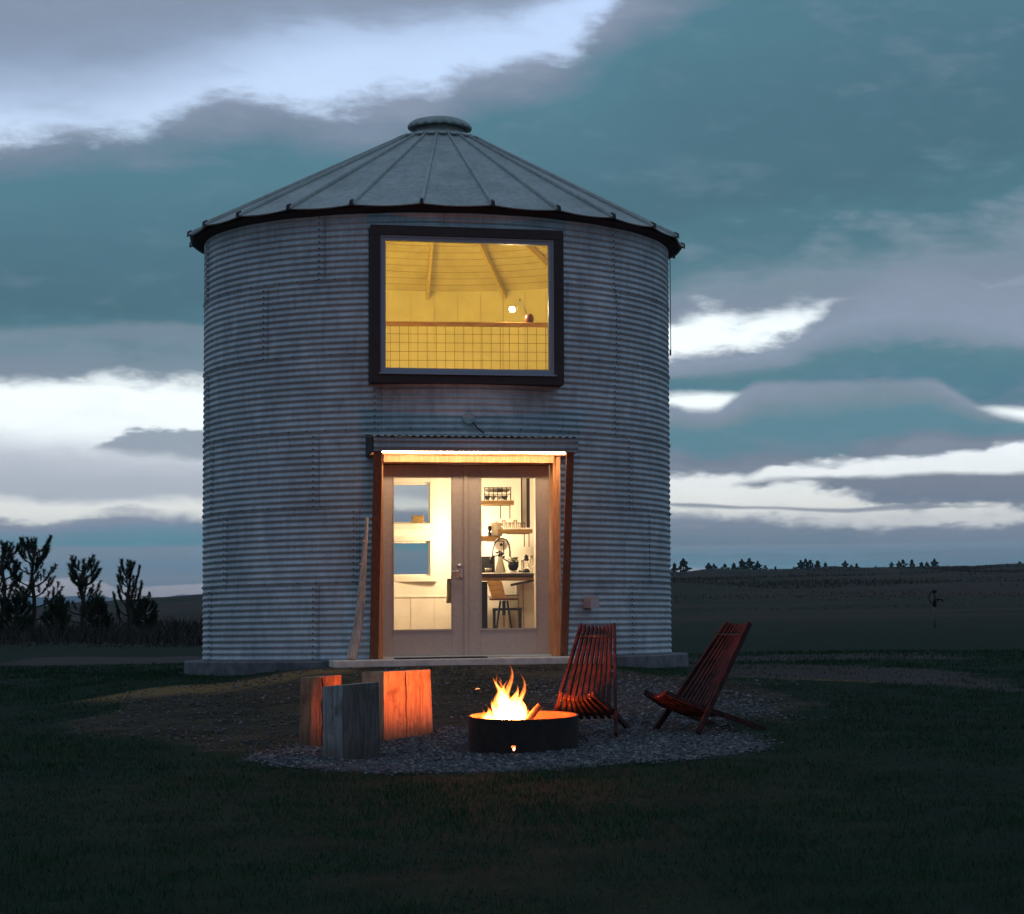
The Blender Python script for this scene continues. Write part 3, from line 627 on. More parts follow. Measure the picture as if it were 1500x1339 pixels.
# wall fittings
def ring_at(s,n,z,r,d,name,m,parent):
    mb=MB(); mb.tube([L(s,n,z),L(s,n+d,z)],r,24); return mb.build(name,m,parent,smooth=False,bevel=.003)
jb=ring_at(.008,2.735,2.605,.066,.05,'round_vent',M['ribm'],house)
mb=MB(); mb.tube([L(.05,2.76,2.56),L(.10,2.765,2.50),L(.17,2.765,2.44)],.007,8); mb.build('cable',M['bolt'],jb,smooth=True)
av=azof(860); nvx=Vector((math.sin(av),-math.cos(av),0)); tvx=Vector((math.cos(av),math.sin(av),0))
mb=MB(); vs=[]
for dd in (0,.12):
    for j in range(13):
        q=PI*j/12; vs.append(tvx*(.062*math.cos(q))+nvx*(2.745+dd)+Vector((0,0,.60+.07*math.sin(q))))
    for sgn in (-1,1): vs.append(tvx*(.062*sgn)+nvx*(2.745+dd)+Vector((0,0,.53)))
m_=15; fs=[(j,j+1,m_+j+1,m_+j) for j in range(12)]+[(12,13,m_+13,m_+12),(0,14,m_+14,m_+0)]+[tuple([m_+j for j in range(13)]+[m_+13,m_+14])]
mb.add(vs,fs); vh=mb.build('vent_hood',mat('vent_plastic',S('a89da0'),.6),house); sd=vh.modifiers.new('t','SOLIDIFY'); sd.thickness=.004

# ------------------------------------------------------------------ inside: lining, floors, loft, ceiling
RI=2.60
def lining():
    NA=180; zs=[0.02,.3,.6,1.0,1.5,1.68,2.0,2.26,2.6,3.04,3.6,4.2,4.62,4.76]; V=[];T=[]
    for z in zs:
        for j in range(NA): a=2*PI*j/NA; V.append((RI*math.sin(a),-RI*math.cos(a),z))
    for i in range(len(zs)-1):
        zc=(zs[i]+zs[i+1])/2
        for j in range(NA):
            ac=2*PI*(j+.5)/NA; ac=(ac+PI)%(2*PI)-PI; da=ac-PHI
            if abs(da)<1 and (( abs(RI*math.sin(da))<1.0 and zc<2.3) or (abs(RI*math.sin(da))<.98 and 3.04<zc<4.62)): continue
            if backhole(RI*math.sin(ac),-RI*math.cos(ac),zc): continue
            j2=(j+1)%NA; T.append((i*NA+j,i*NA+j2,(i+1)*NA+j2,(i+1)*NA+j))
    o=np_mesh('interior_wall',V,T,M['white'],house,smooth=True)
    b=MB()
    for j in range(54):
        a=2*PI*j/54+.03; da=(a-PHI+PI)%(2*PI)-PI
        if abs(da)<.45: continue
        c=Vector(((RI-.004)*math.sin(a),-(RI-.004)*math.cos(a),0)); t=Vector((math.cos(a),math.sin(a),0)); n=Vector((math.sin(a),-math.cos(a),0))
        for z0,z1 in ((.02,.74),(2.80,4.72)): b.box(c+Vector((0,0,(z0+z1)/2)),(.006,.008,z1-z0),Matrix((t,n,Vector((0,0,1)))).transposed())
    b.build('board_joint',mat('joint_tone',S('d2cbbf'),.8),o)  # joints a little darker than the boards
    b=MB(); n=90
    for j in range(n):
        a0,a1=PI*.6+PI*.8*j/n,PI*.6+PI*.8*(j+1)/n
        q=[(r*math.sin(a),-r*math.cos(a),z) for z in (.745,.765) for r,a in ((RI,a0),(RI,a1),(RI-.012,a1),(RI-.012,a0))]; b.hexa([Vector(v) for v in q])
    b.build('wainscot_cap',M['white'],o)
    return o
iw=lining()
MB().lathe([(0.01,.0),(RI+.1,.0),(RI+.1,.012),(0.01,.012)],n=64).build('floor',M['floorw'],house)
# ceiling cone with tongue-and-groove boards and rafters
def ceil_fn(q,b):
    co=obj_co(q); s=q.sep(co); r=q.m('SQRT',q.m('ADD',q.m('MULTIPLY',s[0],s[0]),q.m('MULTIPLY',s[1],s[1])))
    fr=q.m('FRACT',q.m('DIVIDE',r,.13)); g=q.m('MINIMUM',q.sm(fr,0,.06),q.sm(fr,1,.94))
    n=q.noise(q.mapping(co,(1,1,1)),3,4,.6); idn=q.noise(q.comb(q.m('FLOOR',q.m('DIVIDE',r,.13)),0,0),7,1)
    c=q.mix(q.sm(q.m('ADD',n,q.m('MULTIPLY',idn,.5)),.4,1.),S('c9bfae'),S('e3dccd')); c=q.mix(g,S('8f8069'),c); q.put(b.inputs['Base Color'],c); bump(q,b,g,.4,.004)
mb=MB(); mb.lathe([(RI+.04,4.74),(2.0,5.05),(1.2,5.46),(.3,5.93),(.05,6.05)],n=64); mb.build('ceiling',mat('ceiling_boards',rough=.65,fn=ceil_fn),house,smooth=True)
rw=mat('rafter_wood',rough=.6,fn=noisy(S('d2bf9c'),S('dfcfae'),8,(3,3,3)))
for i in range(16):
    a=PI-R_(-3.7)-2*PI*i/16
    def P(r,z): return Vector((r*math.sin(a),-r*math.cos(a),z))
    mb=MB(); tt=Vector((math.cos(a),math.sin(a),0))*.019; sl=(5.93-4.74)/(.3-RI-.04)
    p0,p1=P(RI-.002,4.73),P(.35,5.88); dn=Vector((0,0,-.09))
    mb.hexa([p0+dn-tt,p0+dn+tt,p1+dn+tt,p1+dn-tt,p0-tt,p0+tt,p1+tt,p1-tt]); mb.build('rafter',rw,house)
# loft deck (back half), rail with wire mesh
YD=-1.12                                                       # deck edge, relative to the axis
YD=27.5-D
mb=MB(); n=40; half=math.sqrt(RI**2-YD**2); a0=math.atan2(YD,half); pts=[]
for j in range(n+1):
    a=a0+(PI-2*a0)*j/n; pts.append((2.59*math.cos(a),max(2.59*math.sin(a),YD)))
m_=len(pts); vs=[(x,y,z) for z in (2.52,2.74) for x,y in pts]
mb.add(vs,[tuple(range(m_))[::-1],tuple(range(m_,2*m_))]+[(j,(j+1)%m_,m_+(j+1)%m_,m_+j) for j in range(m_)]); mb.build('loft_deck',M['white'],house)
RZ=3.84; hw=half-.02; yr=YD-.03; RT=-.0
rail=MB().box((0,yr,RZ),(2*hw,.10,.045)).build('railing',mat('rail_wood',rough=.5,fn=noisy(S('b07c42'),S('c6965a'),5,(1,6,6))),house,bevel=.004)
MB().box((0,yr,2.76),(2*hw,.05,.04)).build('bottom_rail',rail.data.materials[0],rail)
wm=MB(); x=-hw
while x<hw: wm.tube([(x,yr,2.77),(x,yr,RZ-.02)],.0028,5,False); x+=.1045
z=RZ-.115
while z>2.8: wm.tube([(-hw,yr+.006,z),(hw,yr+.006,z)],.0028,5,False); z-=.102
wm.build('wire_mesh',mat('galv_wire',S('7c6a3c'),.5,.4),rail)
for x in (-1.9,1.6):
    MB().box((x+.33,yr+.05,3.29),(.04,.04,1.06)).build('baluster_post',M['white'],rail)
# two small windows in the far wall
for b in BW:
    e=empty('small_window'); e.parent=house
    x0,x1,z0,z1=b[0]-.0,b[1]+.0,b[2],b[3]; mb=MB(); xc=(x0+x1)/2
    y0=2.53; y1=2.78
    def q(a,bb,c,d_,ya=y0,yb=y1): mb.box(((a+bb)/2,(ya+yb)/2,(c+d_)/2),(bb-a,yb-ya,d_-c))
    t=.05
    q(x0-.05,x1+.05,z1-.02,z1+.04); q(x0-.05,x1+.05,z0-.05,z0+.02); q(x0-.05,x0+.03,z0+.02,z1-.02); q(x1-.03,x1+.05,z0+.02,z1-.02)
    mb.build('frame',M['white'],e)
    mb=MB(); q(x0+.03,x1-.03,z1-.05,z1-.02,2.60,2.66); q(x0+.03,x1-.03,z0+.02,z0+.045,2.60,2.66); q(x1-.055,x1-.03,z0+.045,z1-.05,2.60,2.66); q(x0+.03,x0+.055,z0+.045,z1-.05,2.60,2.66); mb.build('sash',M['white'],e)
    mb=MB(); mb.box((xc,2.63,(z0+z1)/2),(x1-x0-.1,.004,z1-z0-.08)); mb.build('pane',M['glass'],e)

# ------------------------------------------------------------------ lamps inside the house, seen and unseen
def lamp_light(name,loc,power,col,size,parent=None):
    l=bpy.data.lights.new(name,'POINT'); l.energy=power; l.color=col; l.shadow_soft_size=size; o=bpy.data.objects.new(name,l); COL.objects.link(o); o.location=loc
    if parent: o.parent=parent
    return o
# globe lamp low behind the meeting stiles of the doors
gl=empty('globe_lamp',(.33,30.72,1.03)); tag(gl,'bright globe lamp hidden behind the meeting edge of the glass doors','lamp')
MB().lathe([(.07,0),(.07,.02),(.012,.03),(.012,.40)],n=16,cap=True).build('stand',M['black'],gl)
MB().lathe([(.001,.52),(.04,.51),(.06,.46),(.04,.41),(.001,.40)],n=20).build('bulb',emis('bulb_glow',(1,.78,.46,1),60),gl,smooth=True)
lamp_light('bulb_light',(0,-.10,.46),90,(1,.69,.40),.08,gl)
pt=empty('small_console',(.33,30.72,.012)); tag(pt,'narrow white console standing behind the door stiles','console')
MB().box((0,0,1.0),(.2,.2,.03)).build('top',M['white'],pt); MB().box((0,0,.49),(.16,.16,.95)).build('body',M['white'],pt)
# unseen lamps under the loft and in the gable that light both floors
cl=empty('unseen_ceiling_lamp',(.15,28.9,2.50)); tag(cl,'unseen round ceiling lamp under the loft, above the door glass','lamp')
MB().lathe([(.11,.0),(.11,-.03),(.001,-.05)],n=24).build('shade',emis('unseen_lamp_glow',(1,.82,.55,1),12),cl,smooth=True)
lamp_light('bulb_light',(0,0,-.16),44,(1,.72,.40),.1,cl)
# balanced-arm lamp standing on the rail
x0=at(775,471,27.47).x; dl_=empty('desk_lamp',(x0,D+yr,RZ+.022)); tag(dl_,'lit lamp with a thin bent arm and round dark base on the loft rail','lamp')
MB().lathe([(.001,.0),(.042,.0),(.054,.03),(.055,.06),(.045,.09),(.025,.108),(.001,.113)],n=24).build('base',mat('oxblood',S('5a2f28'),.4),dl_,smooth=True)
MB().tube([(-.02,0,.10),(-.105,0,.285)],.0035,8).build('arm',M['black'],dl_); MB().tube([(-.105,0,.285),(-.128,0,.205),(-.13,0,.165),(-.15,0,.16)],.0035,8).build('arm',M['black'],dl_)
MB().lathe([(.001,.0),(.024,.008),(.034,.034),(.024,.06),(.001,.068)],c=(-.195,0,.125),n=20).build('bulb',emis('loft_bulb',(1,.86,.55,1),90),dl_,smooth=True)
lamp_light('bulb_light',(-.195,-.02,.16),45,(1,.72,.36),.035,dl_)
gp=empty('unseen_gable_lamp',(-.9,27.0,4.62)); tag(gp,'yellow lamp above the loft, left out of sight behind the window frame','lamp')
MB().lathe([(.001,.06),(.05,.05),(.06,0),(.001,-.03)],n=20).build('bulb',emis('gable_glow',(1,.60,.13,1),6),gp,smooth=True)
lamp_light('bulb_light',(0,0,-.1),140,(1,.64,.06),.12,gp)
gp.location=(-1.75,27.6,4.2)

# ------------------------------------------------------------------ kitchen seen through the right-hand door
KY=30.25
def kp(x,y,d=KY): return at(x,y,d)
def pbox(x0,x1,y0,y1,d,dep,mb=None,rel=(0,0,0)):
    a=kp(x0,y1,d)-Vector(rel); b=kp(x1,y0,d)-Vector(rel); mb=mb or MB()
    return mb.box(((a.x+b.x)/2,a.y+dep/2,(a.z+b.z)/2),(b.x-a.x,dep,b.z-a.z))
def thing(name,label,cat,loc,group=None):
    e=empty(name,loc); tag(e,label,cat,group); return e
# upper shelf and its rack
def shelf(name,label,x0,x1,y0,y1,d,dep,brx):
    e=thing(name,label,'shelf',kp((x0+x1)/2,y1,d)); r=e.location.copy()
    pbox(x0,x1,y0,y1,d,dep,None,r).build('board',M['shelfw'],e,bevel=.004)
    for bx_ in brx:
        a=kp(bx_,y1,d)-r; mb=MB(); mb.box((a.x,a.y+.04,a.z-.006),(.014,.02,.004)); mb.box((a.x,a.y+.03,a.z-.09),(.012,.006,.17)); mb.box((a.x-.11,a.y+.03,a.z-.008),(.22,.012,.008)); mb.build('bracket',M['black'],e)
    return e
shelf('wall_shelf','thick wooden shelf high on the kitchen wall, carrying the dish rack',690,753,733,739.5,30.25,.22,(733,747))
shelf('wall_shelf','wooden shelf lined with drinking glasses, in the middle of the kitchen wall',729,780,775,781,30.3,.2,(768,775))
shelf('wall_shelf','lower wooden shelf partly behind the glasses shelf, with the white canister',690,733,785,792,30.5,.2,(738,))
dish=mat('stoneware',S('9a9079'),.4); dishd=mat('dark_dishes',S('4e4636'),.5); wh=mat('white_glaze',S('d9d3c6'),.3); clr=glass_mat('clear_glass',(.96,.95,.92,1),.6)
e=thing('dish_rack','crowded dish rack of bowls and cups on the top kitchen shelf','dish rack',kp(725,733)); r=e.location.copy()
mb=MB()
for i in range(7):
    a=kp(710+6.4*i,733)-r; mb.tube([(a.x,a.y,a.z),(a.x,a.y,a.z+.17)],.004,6); mb.tube([(a.x,a.y+.18,a.z),(a.x,a.y+.18,a.z+.17)],.004,6)
a=kp(709,714)-r; b=kp(749,714)-r; mb.tube([a,b],.005,6); a=kp(709,724)-r; b=kp(749,724)-r; mb.tube([a,b],.005,6); mb.build('wire_rack',M['black'],e)
for i in range(4):
    a=kp(714+8.5*i,732)-r; MB().lathe([(.018,0),(.034,.03),(.04,.055),(.036,.055),(.02,.01)],(a.x,a.y+.08,a.z+.002),16).build('bowl',(dishd,dish,wh,dishd)[i],e,smooth=True)
for i in range(4):
    a=kp(717+8*i,721)-r; MB().lathe([(.02,0),(.05,.02),(.058,.05),(.052,.05),(.02,.01)],(a.x,a.y+.09,a.z+.002),16).build('bowl',(wh,dish,dishd,dish)[i],e,smooth=True)
for i,xx in enumerate((738,744,749.5,755,761,767)):
    a=kp(xx,775,30.36); g=MB().lathe([(.016,.001),(.020,.003),(.026,.085+.03*((i*7)%3==0)),(.0245,.085+.03*((i*7)%3==0)),(.017,.008)],n=18).build('drinking_glass',clr,smooth=True,loc=a)
    tag(g,['left-hand drinking glass at the end of the glasses shelf','second drinking glass from the left on the glasses shelf','third drinking glass from the left on the glasses shelf','third drinking glass from the right on the glasses shelf','second drinking glass from the right on the glasses shelf','right-hand drinking glass at the wall end of the glasses shelf'][i],'glass','drinking glasses on the shelf')
a=kp(727,785,30.55); e=tag(MB().lathe([(.001,0),(.075,0),(.078,.01),(.078,.155),(.07,.165),(.02,.17),(.018,.185),(.001,.188)],n=24).build('canister',wh,smooth=True,loc=a),'white lidded canister on the lower kitchen shelf','canister')
a=kp(717,785,30.5); e=thing('coffee_grinder','small dark hand grinder at the left of the white canister','grinder',a)
MB().lathe([(.02,0),(.022,.04),(.012,.06),(.024,.08),(.024,.12),(.006,.13)],n=14).build('body',M['black'],e,smooth=True); MB().tube([(0,0,.13),(.0,0,.145),(.045,0,.15),(.045,0,.175)],.004,6).build('crank',M['black'],e)
# round wall clock
a=kp(734,798,30.75); e=thing('wall_clock','white round wall clock with dark centre above the faucet','clock',a)
MB().tube([(0,0,0),(0,-.02,0)],.085,28).build('dial',wh,e); MB().tube([(0,-.021,0),(0,-.03,0)],.02,16).build('centre',M['black'],e)
# counter with its bracket and the panelling below
e=thing('kitchen_counter','dark topped wooden kitchen counter along the back right wall','counter',kp(744,850,30.05)); r=e.location.copy()
pbox(690,784,839.5,845,29.95,.62,None,r).build('worktop',M['darkwood'],e,bevel=.003); pbox(690,782,845.3,850,30.0,.55,None,r).build('apron',M['shelfw'],e)
mb=MB(); a=kp(748,856,30.02)-r; b=kp(783,849,30.02)-r; mb.box((a+b)/2+Vector((0,.02,-.01)),((b-a).length,.03,.03),Matrix.Rotation(math.atan2(-(b.z-a.z),b.x-a.x),3,'Y')); mb.build('brace',M['darkwood'],e)
# white panel dividing off the right side, and dark framed strip on the wall
e=tag(pbox(763,775,700,918,30.95,.02).build('wall_panel',M['white']),'tall white wall panel beside the glasses shelf at the back of the kitchen','panel') if False else None
e=thing('hanging_mirror','narrow dark framed mirror hanging on the wall above the glasses','mirror',kp(770,775,30.62)); r=e.location.copy()
mb=MB(); pbox(771.5,776,700,773,30.62,.02,mb,r); pbox(763.3,764.6,690,773,30.62,.02,mb,r); mb.build('frame',M['darkwood'],e); pbox(764.6,771.5,690,773,30.63,.006,None,r).build('mirror_glass',M['white'],e)
e=tag(pbox(785,799,690,925,28.7,.5).build('door_side_panel',M['white']),'white wall panel right beside the kitchen, edge on behind the door','panel')
# lower cabinet / yellowish panel behind the stool
e=thing('base_cabinet','pale panelled cabinet standing under the right end of the counter','cabinet',kp(770,925,30.3)); r=e.location.copy()
pbox(757,800,853,923,30.3,.5,None,r).build('carcass',M['white'],e); pbox(766,767,855,921,30.28,.02,None,r).build('stile',M['shelfw'],e)
e=thing('bin','pale cylindrical bin under the counter behind the stool','bin',kp(749,922,30.3)); MB().lathe([(.09,0),(.1,.02),(.1,.42),(.09,.44),(.001,.44)],n=24,cap=False).build('drum',M['steel'],e,smooth=True)
# range and hood
e=thing('range','dark cooking range left of the kitchen counter','range',kp(700,925,30.45)); r=e.location.copy()
pbox(688,714,852,925,30.4,.5,None,r).build('body',M['black'],e); pbox(700,725,815,839,30.72,.06,None,r).build('backsplash',M['black'],e)
mb=MB(); a=kp(716,838,30.35)-r; mb.lathe([(.001,.0),(.045,.0),(.05,.05),(.047,.05),(.04,.006)],a,18); mb.build('pan',M['steel'],e,smooth=True)
# faucet with spring
e=thing('faucet','black spring neck kitchen faucet arching over the counter','faucet',kp(722,839,30.1))
P=lambda x,y:kp(x,y,30.1)-e.location
arc=[P(721.5,839),P(721.5,820),P(722,805),P(725,795),P(730,789.5),P(736,788.5),P(742,791),P(745.5,798),P(747,808),P(747,816)]
MB().tube(arc,.0075,8).build('neck',M['black'],e,smooth=True)
mb=MB()
def cr(t):
    t=t*(len(arc)-4)+3; i=min(int(t),len(arc)-2); f=t-i; return arc[i].lerp(arc[i+1],f)
for i in range(30):
    p=cr(i/30); mb.tube([p+Vector((0,0,-.004)),p+Vector((0,0,.004))],.015,8)
mb.build('spring',M['black'],e); MB().tube([P(721.5,815),P(730,814),P(740,820),P(746,823)],.008,8).build('holder',M['black'],e,smooth=True); MB().tube([P(719,826),P(719.5,816)],.012,10).build('spray_head',M['black'],e,smooth=True)
# carafe, plant, lantern
e=thing('carafe','white conical carafe holding dark flowers on the counter','carafe',kp(733,839,30.05)); MB().lathe([(.001,0),(.068,0),(.07,.01),(.03,.17),(.032,.2),(.026,.2),(.05,.02)],n=24).build('body',wh,e,smooth=True)
mb=MB()
for i in range(26):
    p=Vector((random.gauss(.01,.022),random.gauss(0,.02),.225+random.gauss(0,.02))); mb.tube([p,p+Vector((random.uniform(-.02,.02),random.uniform(-.02,.02),.02))],[.011,.003],6)
mb.build('flowers',M['black'],e)
e=thing('potted_plant','leafy green plant in a round black pot on the counter','plant',kp(752,839,30.05)); MB().lathe([(.001,.03),(.045,.03),(.066,.08),(.068,.14),(.06,.14),(.05,.06)],n=22).build('pot',M['black'],e,smooth=True)
MB().lathe([(.001,0),(.05,0),(.05,.008),(.02,.03),(.001,.03)],n=18).build('saucer',wh,e)
mb=MB(); gm=mat('houseplant',rough=.6,fn=noisy(S('49602a'),S('7f8f48'),60,bs=0))
for i in range(70):
    a=random.uniform(0,2*PI); r_=random.uniform(0,.065); p=Vector((r_*math.cos(a),r_*math.sin(a),.135+random.uniform(0,.045))); d=Vector((random.uniform(-1,1),random.uniform(-1,1),random.uniform(.2,1))).normalized()*.03; s=d.cross(Vector((0,0,1))).normalized()*.012
    mb.add([p,p+d*.5+s,p+d,p+d*.5-s],[(0,1,2,3)])
mb.build('leaves',gm,e)
e=thing('lantern','small dark oil lantern on the right end of the counter','lantern',kp(771,839,30.05)); MB().lathe([(.001,0),(.045,0),(.045,.02),(.03,.045),(.012,.05)],n=18).build('base',M['black'],e,smooth=True)
MB().lathe([(.018,.05),(.035,.08),(.03,.12),(.018,.15)],n=18).build('chimney',clr,e,smooth=True); mb=MB().lathe([(.02,.15),(.038,.16),(.02,.19),(.03,.205),(.001,.235)],n=16); mb.tube([(-.042,0,.03),(-.042,0,.16)],.003,6); mb.tube([(.042,0,.03),(.042,0,.16)],.003,6); mb.build('cap',M['black'],e)
mb=MB()
for i in range(14): mb.lathe([(.001,0),(.012,.006),(.001,.02)],(random.uniform(-.02,.03),random.uniform(-.02,.02),random.uniform(0,.015)),8)
tag(mb.build('seed_pods',dishd,loc=kp(762,839,29.99)),'small heap of dark pods between the plant pot and the lantern','pods')
for i,xx in enumerate((765.5,779)):
    tag(MB().lathe([(.001,0),(.018,0),(.018,.16+.06*i),(.016,.16+.06*i),(.016,.004)],n=14).build('tall_glass',clr,smooth=True,loc=kp(xx,839,30.25)),['tall clear glass just left of the lantern','tall clear glass just right of the lantern'][i],'glass')
# bar stool
e=thing('bar_stool','wooden bar stool with a tilted plank back and black splayed legs under the counter','stool',Vector((kp(735,880,29.5).x,29.5,.012))); r=e.location.copy()
P=lambda x,y,d=29.5:kp(x,y,d)-r
mb=MB(); a,b=P(713,851),P(735,851); c,d_=P(741,876),P(721,876); mb.hexa([d_,c,c+Vector((0,.02,0)),d_+Vector((0,.02,0)),a,b,b+Vector((0,.02,0)),a+Vector((0,.02,0))]); mb.build('backrest',M['shelfw'],e,bevel=.003)
sc=P(738,878); MB().lathe([(.001,0),(.17,0),(.18,.012),(.17,.03),(.001,.03)],(sc.x,sc.y,sc.z-.01),28).build('seat',M['cedard'],e,smooth=False)
for i in range(4):
    a=PI/4+PI/2*i; mb=MB(); mb.tube([(sc.x+.06*math.cos(a),sc.y+.06*math.sin(a),sc.z-.02),(sc.x+.19*math.cos(a),sc.y+.19*math.sin(a),.0)],.011,8); mb.build('leg',M['black'],e)
mb=MB(); mb.tube([(sc.x+.14*math.cos(q),sc.y+.14*math.sin(q),.2) for q in [2*PI*j/24 for j in range(25)]],.008,6); mb.tube([(sc.x,sc.y,sc.z-.02),(sc.x,sc.y,sc.z-.2)],.022,10); mb.build('foot_ring',M['black'],e)
e=thing('side_chair','second chair back and dark frame beside the stool under the counter','chair',Vector((kp(757,880,29.8).x,29.8,.012))); sc=Vector((0,0,kp(757,880,29.8).z))
MB().box((-.12,0,.55),(.36,.3,.03)).build('seat',M['darkwood'],e)
for sx_ in (-.28,.04):
    for sy_ in (-.12,.12): MB().box((sx_,sy_,.27),(.03,.03,.54)).build('leg',M['darkwood'],e)
# basket on the sill, towel on the door
tag(MB().box((0,0,.05),(.15,.08,.095)).build('basket',mat('basket_weave',rough=.8,fn=noisy(S('6a5428'),S('93793c'),60,bs=.4)),bevel=.008,loc=Vector((kp(612,766,30.9).x,30.93,kp(612,766,30.9).z-.0))),'small brown woven box on the sill of the upper small window','box')
mb=MB(); g=[]; p0=Vector((0,D,0))
for i in range(9):
    z=.87-.27*i/8
    for j in range(5): g.append(p0+L(-.19+.055*j/4-.004*math.sin(i),2.44-.012*math.sin(j*2.3+i*.3),z))
mb.add(g,[(i*5+j,i*5+j+1,(i+1)*5+j+1,(i+1)*5+j) for i in range(8) for j in range(4)]); t=mb.build('towel',mat('olive_cloth',S('8f8440'),.9),smooth=True); sd=t.modifiers.new('t','SOLIDIFY'); sd.thickness=.008
tag(t,'olive tea towel hanging inside the left glass door below the handle','towel')

# ------------------------------------------------------------------ in front of the bin
p0=Vector((0,D,0)); mb=MB(); mb.hexa([p0+L(s,n,z) for z in (.007,.022) for s,n in ((-.80,2.80),(.15,2.80),(.15,3.22),(-.80,3.22))]); tag(mb.build('door_mat',mat('rubber_mat',rough=.9,fn=noisy(S('2b2523'),S('3c3430'),80,bs=.5)),bevel=.004),'thin dark door mat on the stoop in front of the doors','mat')
# driftwood pole
e=None; pts=[p0+L(-1.255,3.0,.01),p0+L(-1.235,2.99,.12),p0+L(-1.19,2.96,.32),p0+L(-1.155,2.93,.6),p0+L(-1.135,2.89,.85),p0+L(-1.11,2.85,1.15),p0+L(-1.09,2.82,1.35),p0+L(-1.08,2.80,1.52)]
mb=MB(); fine=[];rad=[]; r0=[.053,.056,.051,.044,.037,.029,.023,.017]
for i in range(7):
    for j in range(6):
        u=j/6; fine.append(pts[i].lerp(pts[i+1],u*u*(3-2*u)*.3+u*.7)); rad.append((r0[i]*(1-u)+r0[i+1]*u)*(1+.05*noise.noise(Vector((i+u,0,3))*2.)))
fine.append(pts[-1]); rad.append(.016); mb.tube(fine,rad,14); 
for z,i in ((.9,27),(1.2,33),(.5,20)): mb.tube([fine[i],fine[i]+Vector((-.045,-.05,.02))],[.016,.008],8)
tag(mb.build('driftwood_pole',mat('driftwood',rough=.8,fn=noisy(S('8c7a70'),S('b8a596'),9,(4,4,.6),bs=.5)),smooth=True),'bleached driftwood pole leaning on the corrugated wall left of the doors','pole')

# timber stumps
def wood_fn(c1,c2,c3):
    def fn(q,b):
        co=obj_co(q); v=q.mapping(co,(1,1,.06)); n1=q.noise(v,46,6,.7,.5); n2=q.noise(co,5,5,.65); n3=q.noise(q.mapping(co,(1,1,.16)),11,5,.65); n5=q.noise(co,2.6,3,.6)
        c=q.mix(q.sm(n1,.36,.62),S(c1),S(c2)); c=q.mix(q.sm(n2,.48,.7,0,.75),c,S(c3)); c=q.mix(q.sm(n3,.56,.66,0,.6),c,S(c3))
        lo=q.m('MULTIPLY',q.sm(q.m('ADD',q.sep(co)[2],q.m('MULTIPLY',n5,.3)),.36,.16),.65); c=q.mix(lo,c,S('3a3426'))      # dirt and moss creeping up from the foot
        q.put(b.inputs['Base Color'],c); bump(q,b,q.m('ADD',n1,q.m('MULTIPLY',n3,1.4)),.9,.02)
    return fn
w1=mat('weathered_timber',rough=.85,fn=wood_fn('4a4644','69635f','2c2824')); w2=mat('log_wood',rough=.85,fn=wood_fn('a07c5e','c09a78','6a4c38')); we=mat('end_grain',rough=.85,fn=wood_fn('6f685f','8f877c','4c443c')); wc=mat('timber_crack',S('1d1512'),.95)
def block(name,label,foot,h,m,taper=.96,cracks=(),top_tilt=(0,0),lean=(0,0),parent=None,rnd=.0):
    c=sum((Vector((x,y,0)) for x,y in foot),Vector())/len(foot); gz0=min(gz(x,y) for x,y in foot)-.02; e=empty(name,(c.x,c.y,gz0)); tag(e,label,'stump','timber stumps by the fire')
    nseg=7; per=[]; nf=len(foot)
    for i in range(nf):
        a=Vector((*foot[i],0)); b=Vector((*foot[(i+1)%nf],0))
        for j in range(nseg):
            p_=a.lerp(b,j/nseg)-c; per.append(p_*(1-(.05 if j==0 else (.012 if j in (1,nseg-1) else 0))))
    nh=12; vs=[]; n=len(per)
    for kk in range(nh+1):
        t=kk/nh; s=1+(taper-1)*t
        for q_ in per:
            nn=noise.noise(Vector((q_.x*9,q_.y*9,t*1.2)))*.014+noise.noise(Vector((q_.x*40,q_.y*40,t*.6)))*.003; d=q_.normalized()
            z=t*(h+q_.x*top_tilt[0]+q_.y*top_tilt[1]); vs.append(q_*s+d*nn+Vector((lean[0]*t,lean[1]*t,z)))
    fs=[(kk*n+j,kk*n+(j+1)%n,(kk+1)*n+(j+1)%n,(kk+1)*n+j) for kk in range(nh) for j in range(n)]
    body=MB().add(vs,fs).build('body',m,e,bevel=.0)
    top=vs[nh*n:]; cc=sum((Vector(v) for v in top),Vector())/n; tv_=[cc+Vector((0,0,.004))]+[Vector(v)*1. for v in top]
    MB().add(tv_,[(0,1+j,1+(j+1)%n) for j in range(n)]).build('top_face',we,e)
    mb=MB()
    for (f0,u,z0,z1,wd) in cracks:                       # drying cracks running down a face
        a=Vector((*foot[f0],0))-c; b=Vector((*foot[(f0+1)%nf],0))-c; t=(b-a).normalized(); nn=Vector((t.y,-t.x,0)); pp=[]
        for i in range(9):
            z=z0+(z1-z0)*i/8; tt=z/h; s=1+(taper-1)*tt; p=a.lerp(b,u)*s+nn*.006+Vector((lean[0]*tt,lean[1]*tt,0))+t*.006*math.sin(i*1.9+u*9); pp.append((p+Vector((0,0,z)),wd*(.5+.5*i/8)))
        vs2=[]
        for p,w_ in pp: vs2+= [p-t*w_/2,p+t*w_/2]
        mb.add(vs2,[(2*i,2*i+1,2*i+3,2*i+2) for i in range(8)])
    if cracks: mb.build('crack',wc,body)
    return e
def P2(x,y,d): v=at(x,y,d); return (v.x,v.y)
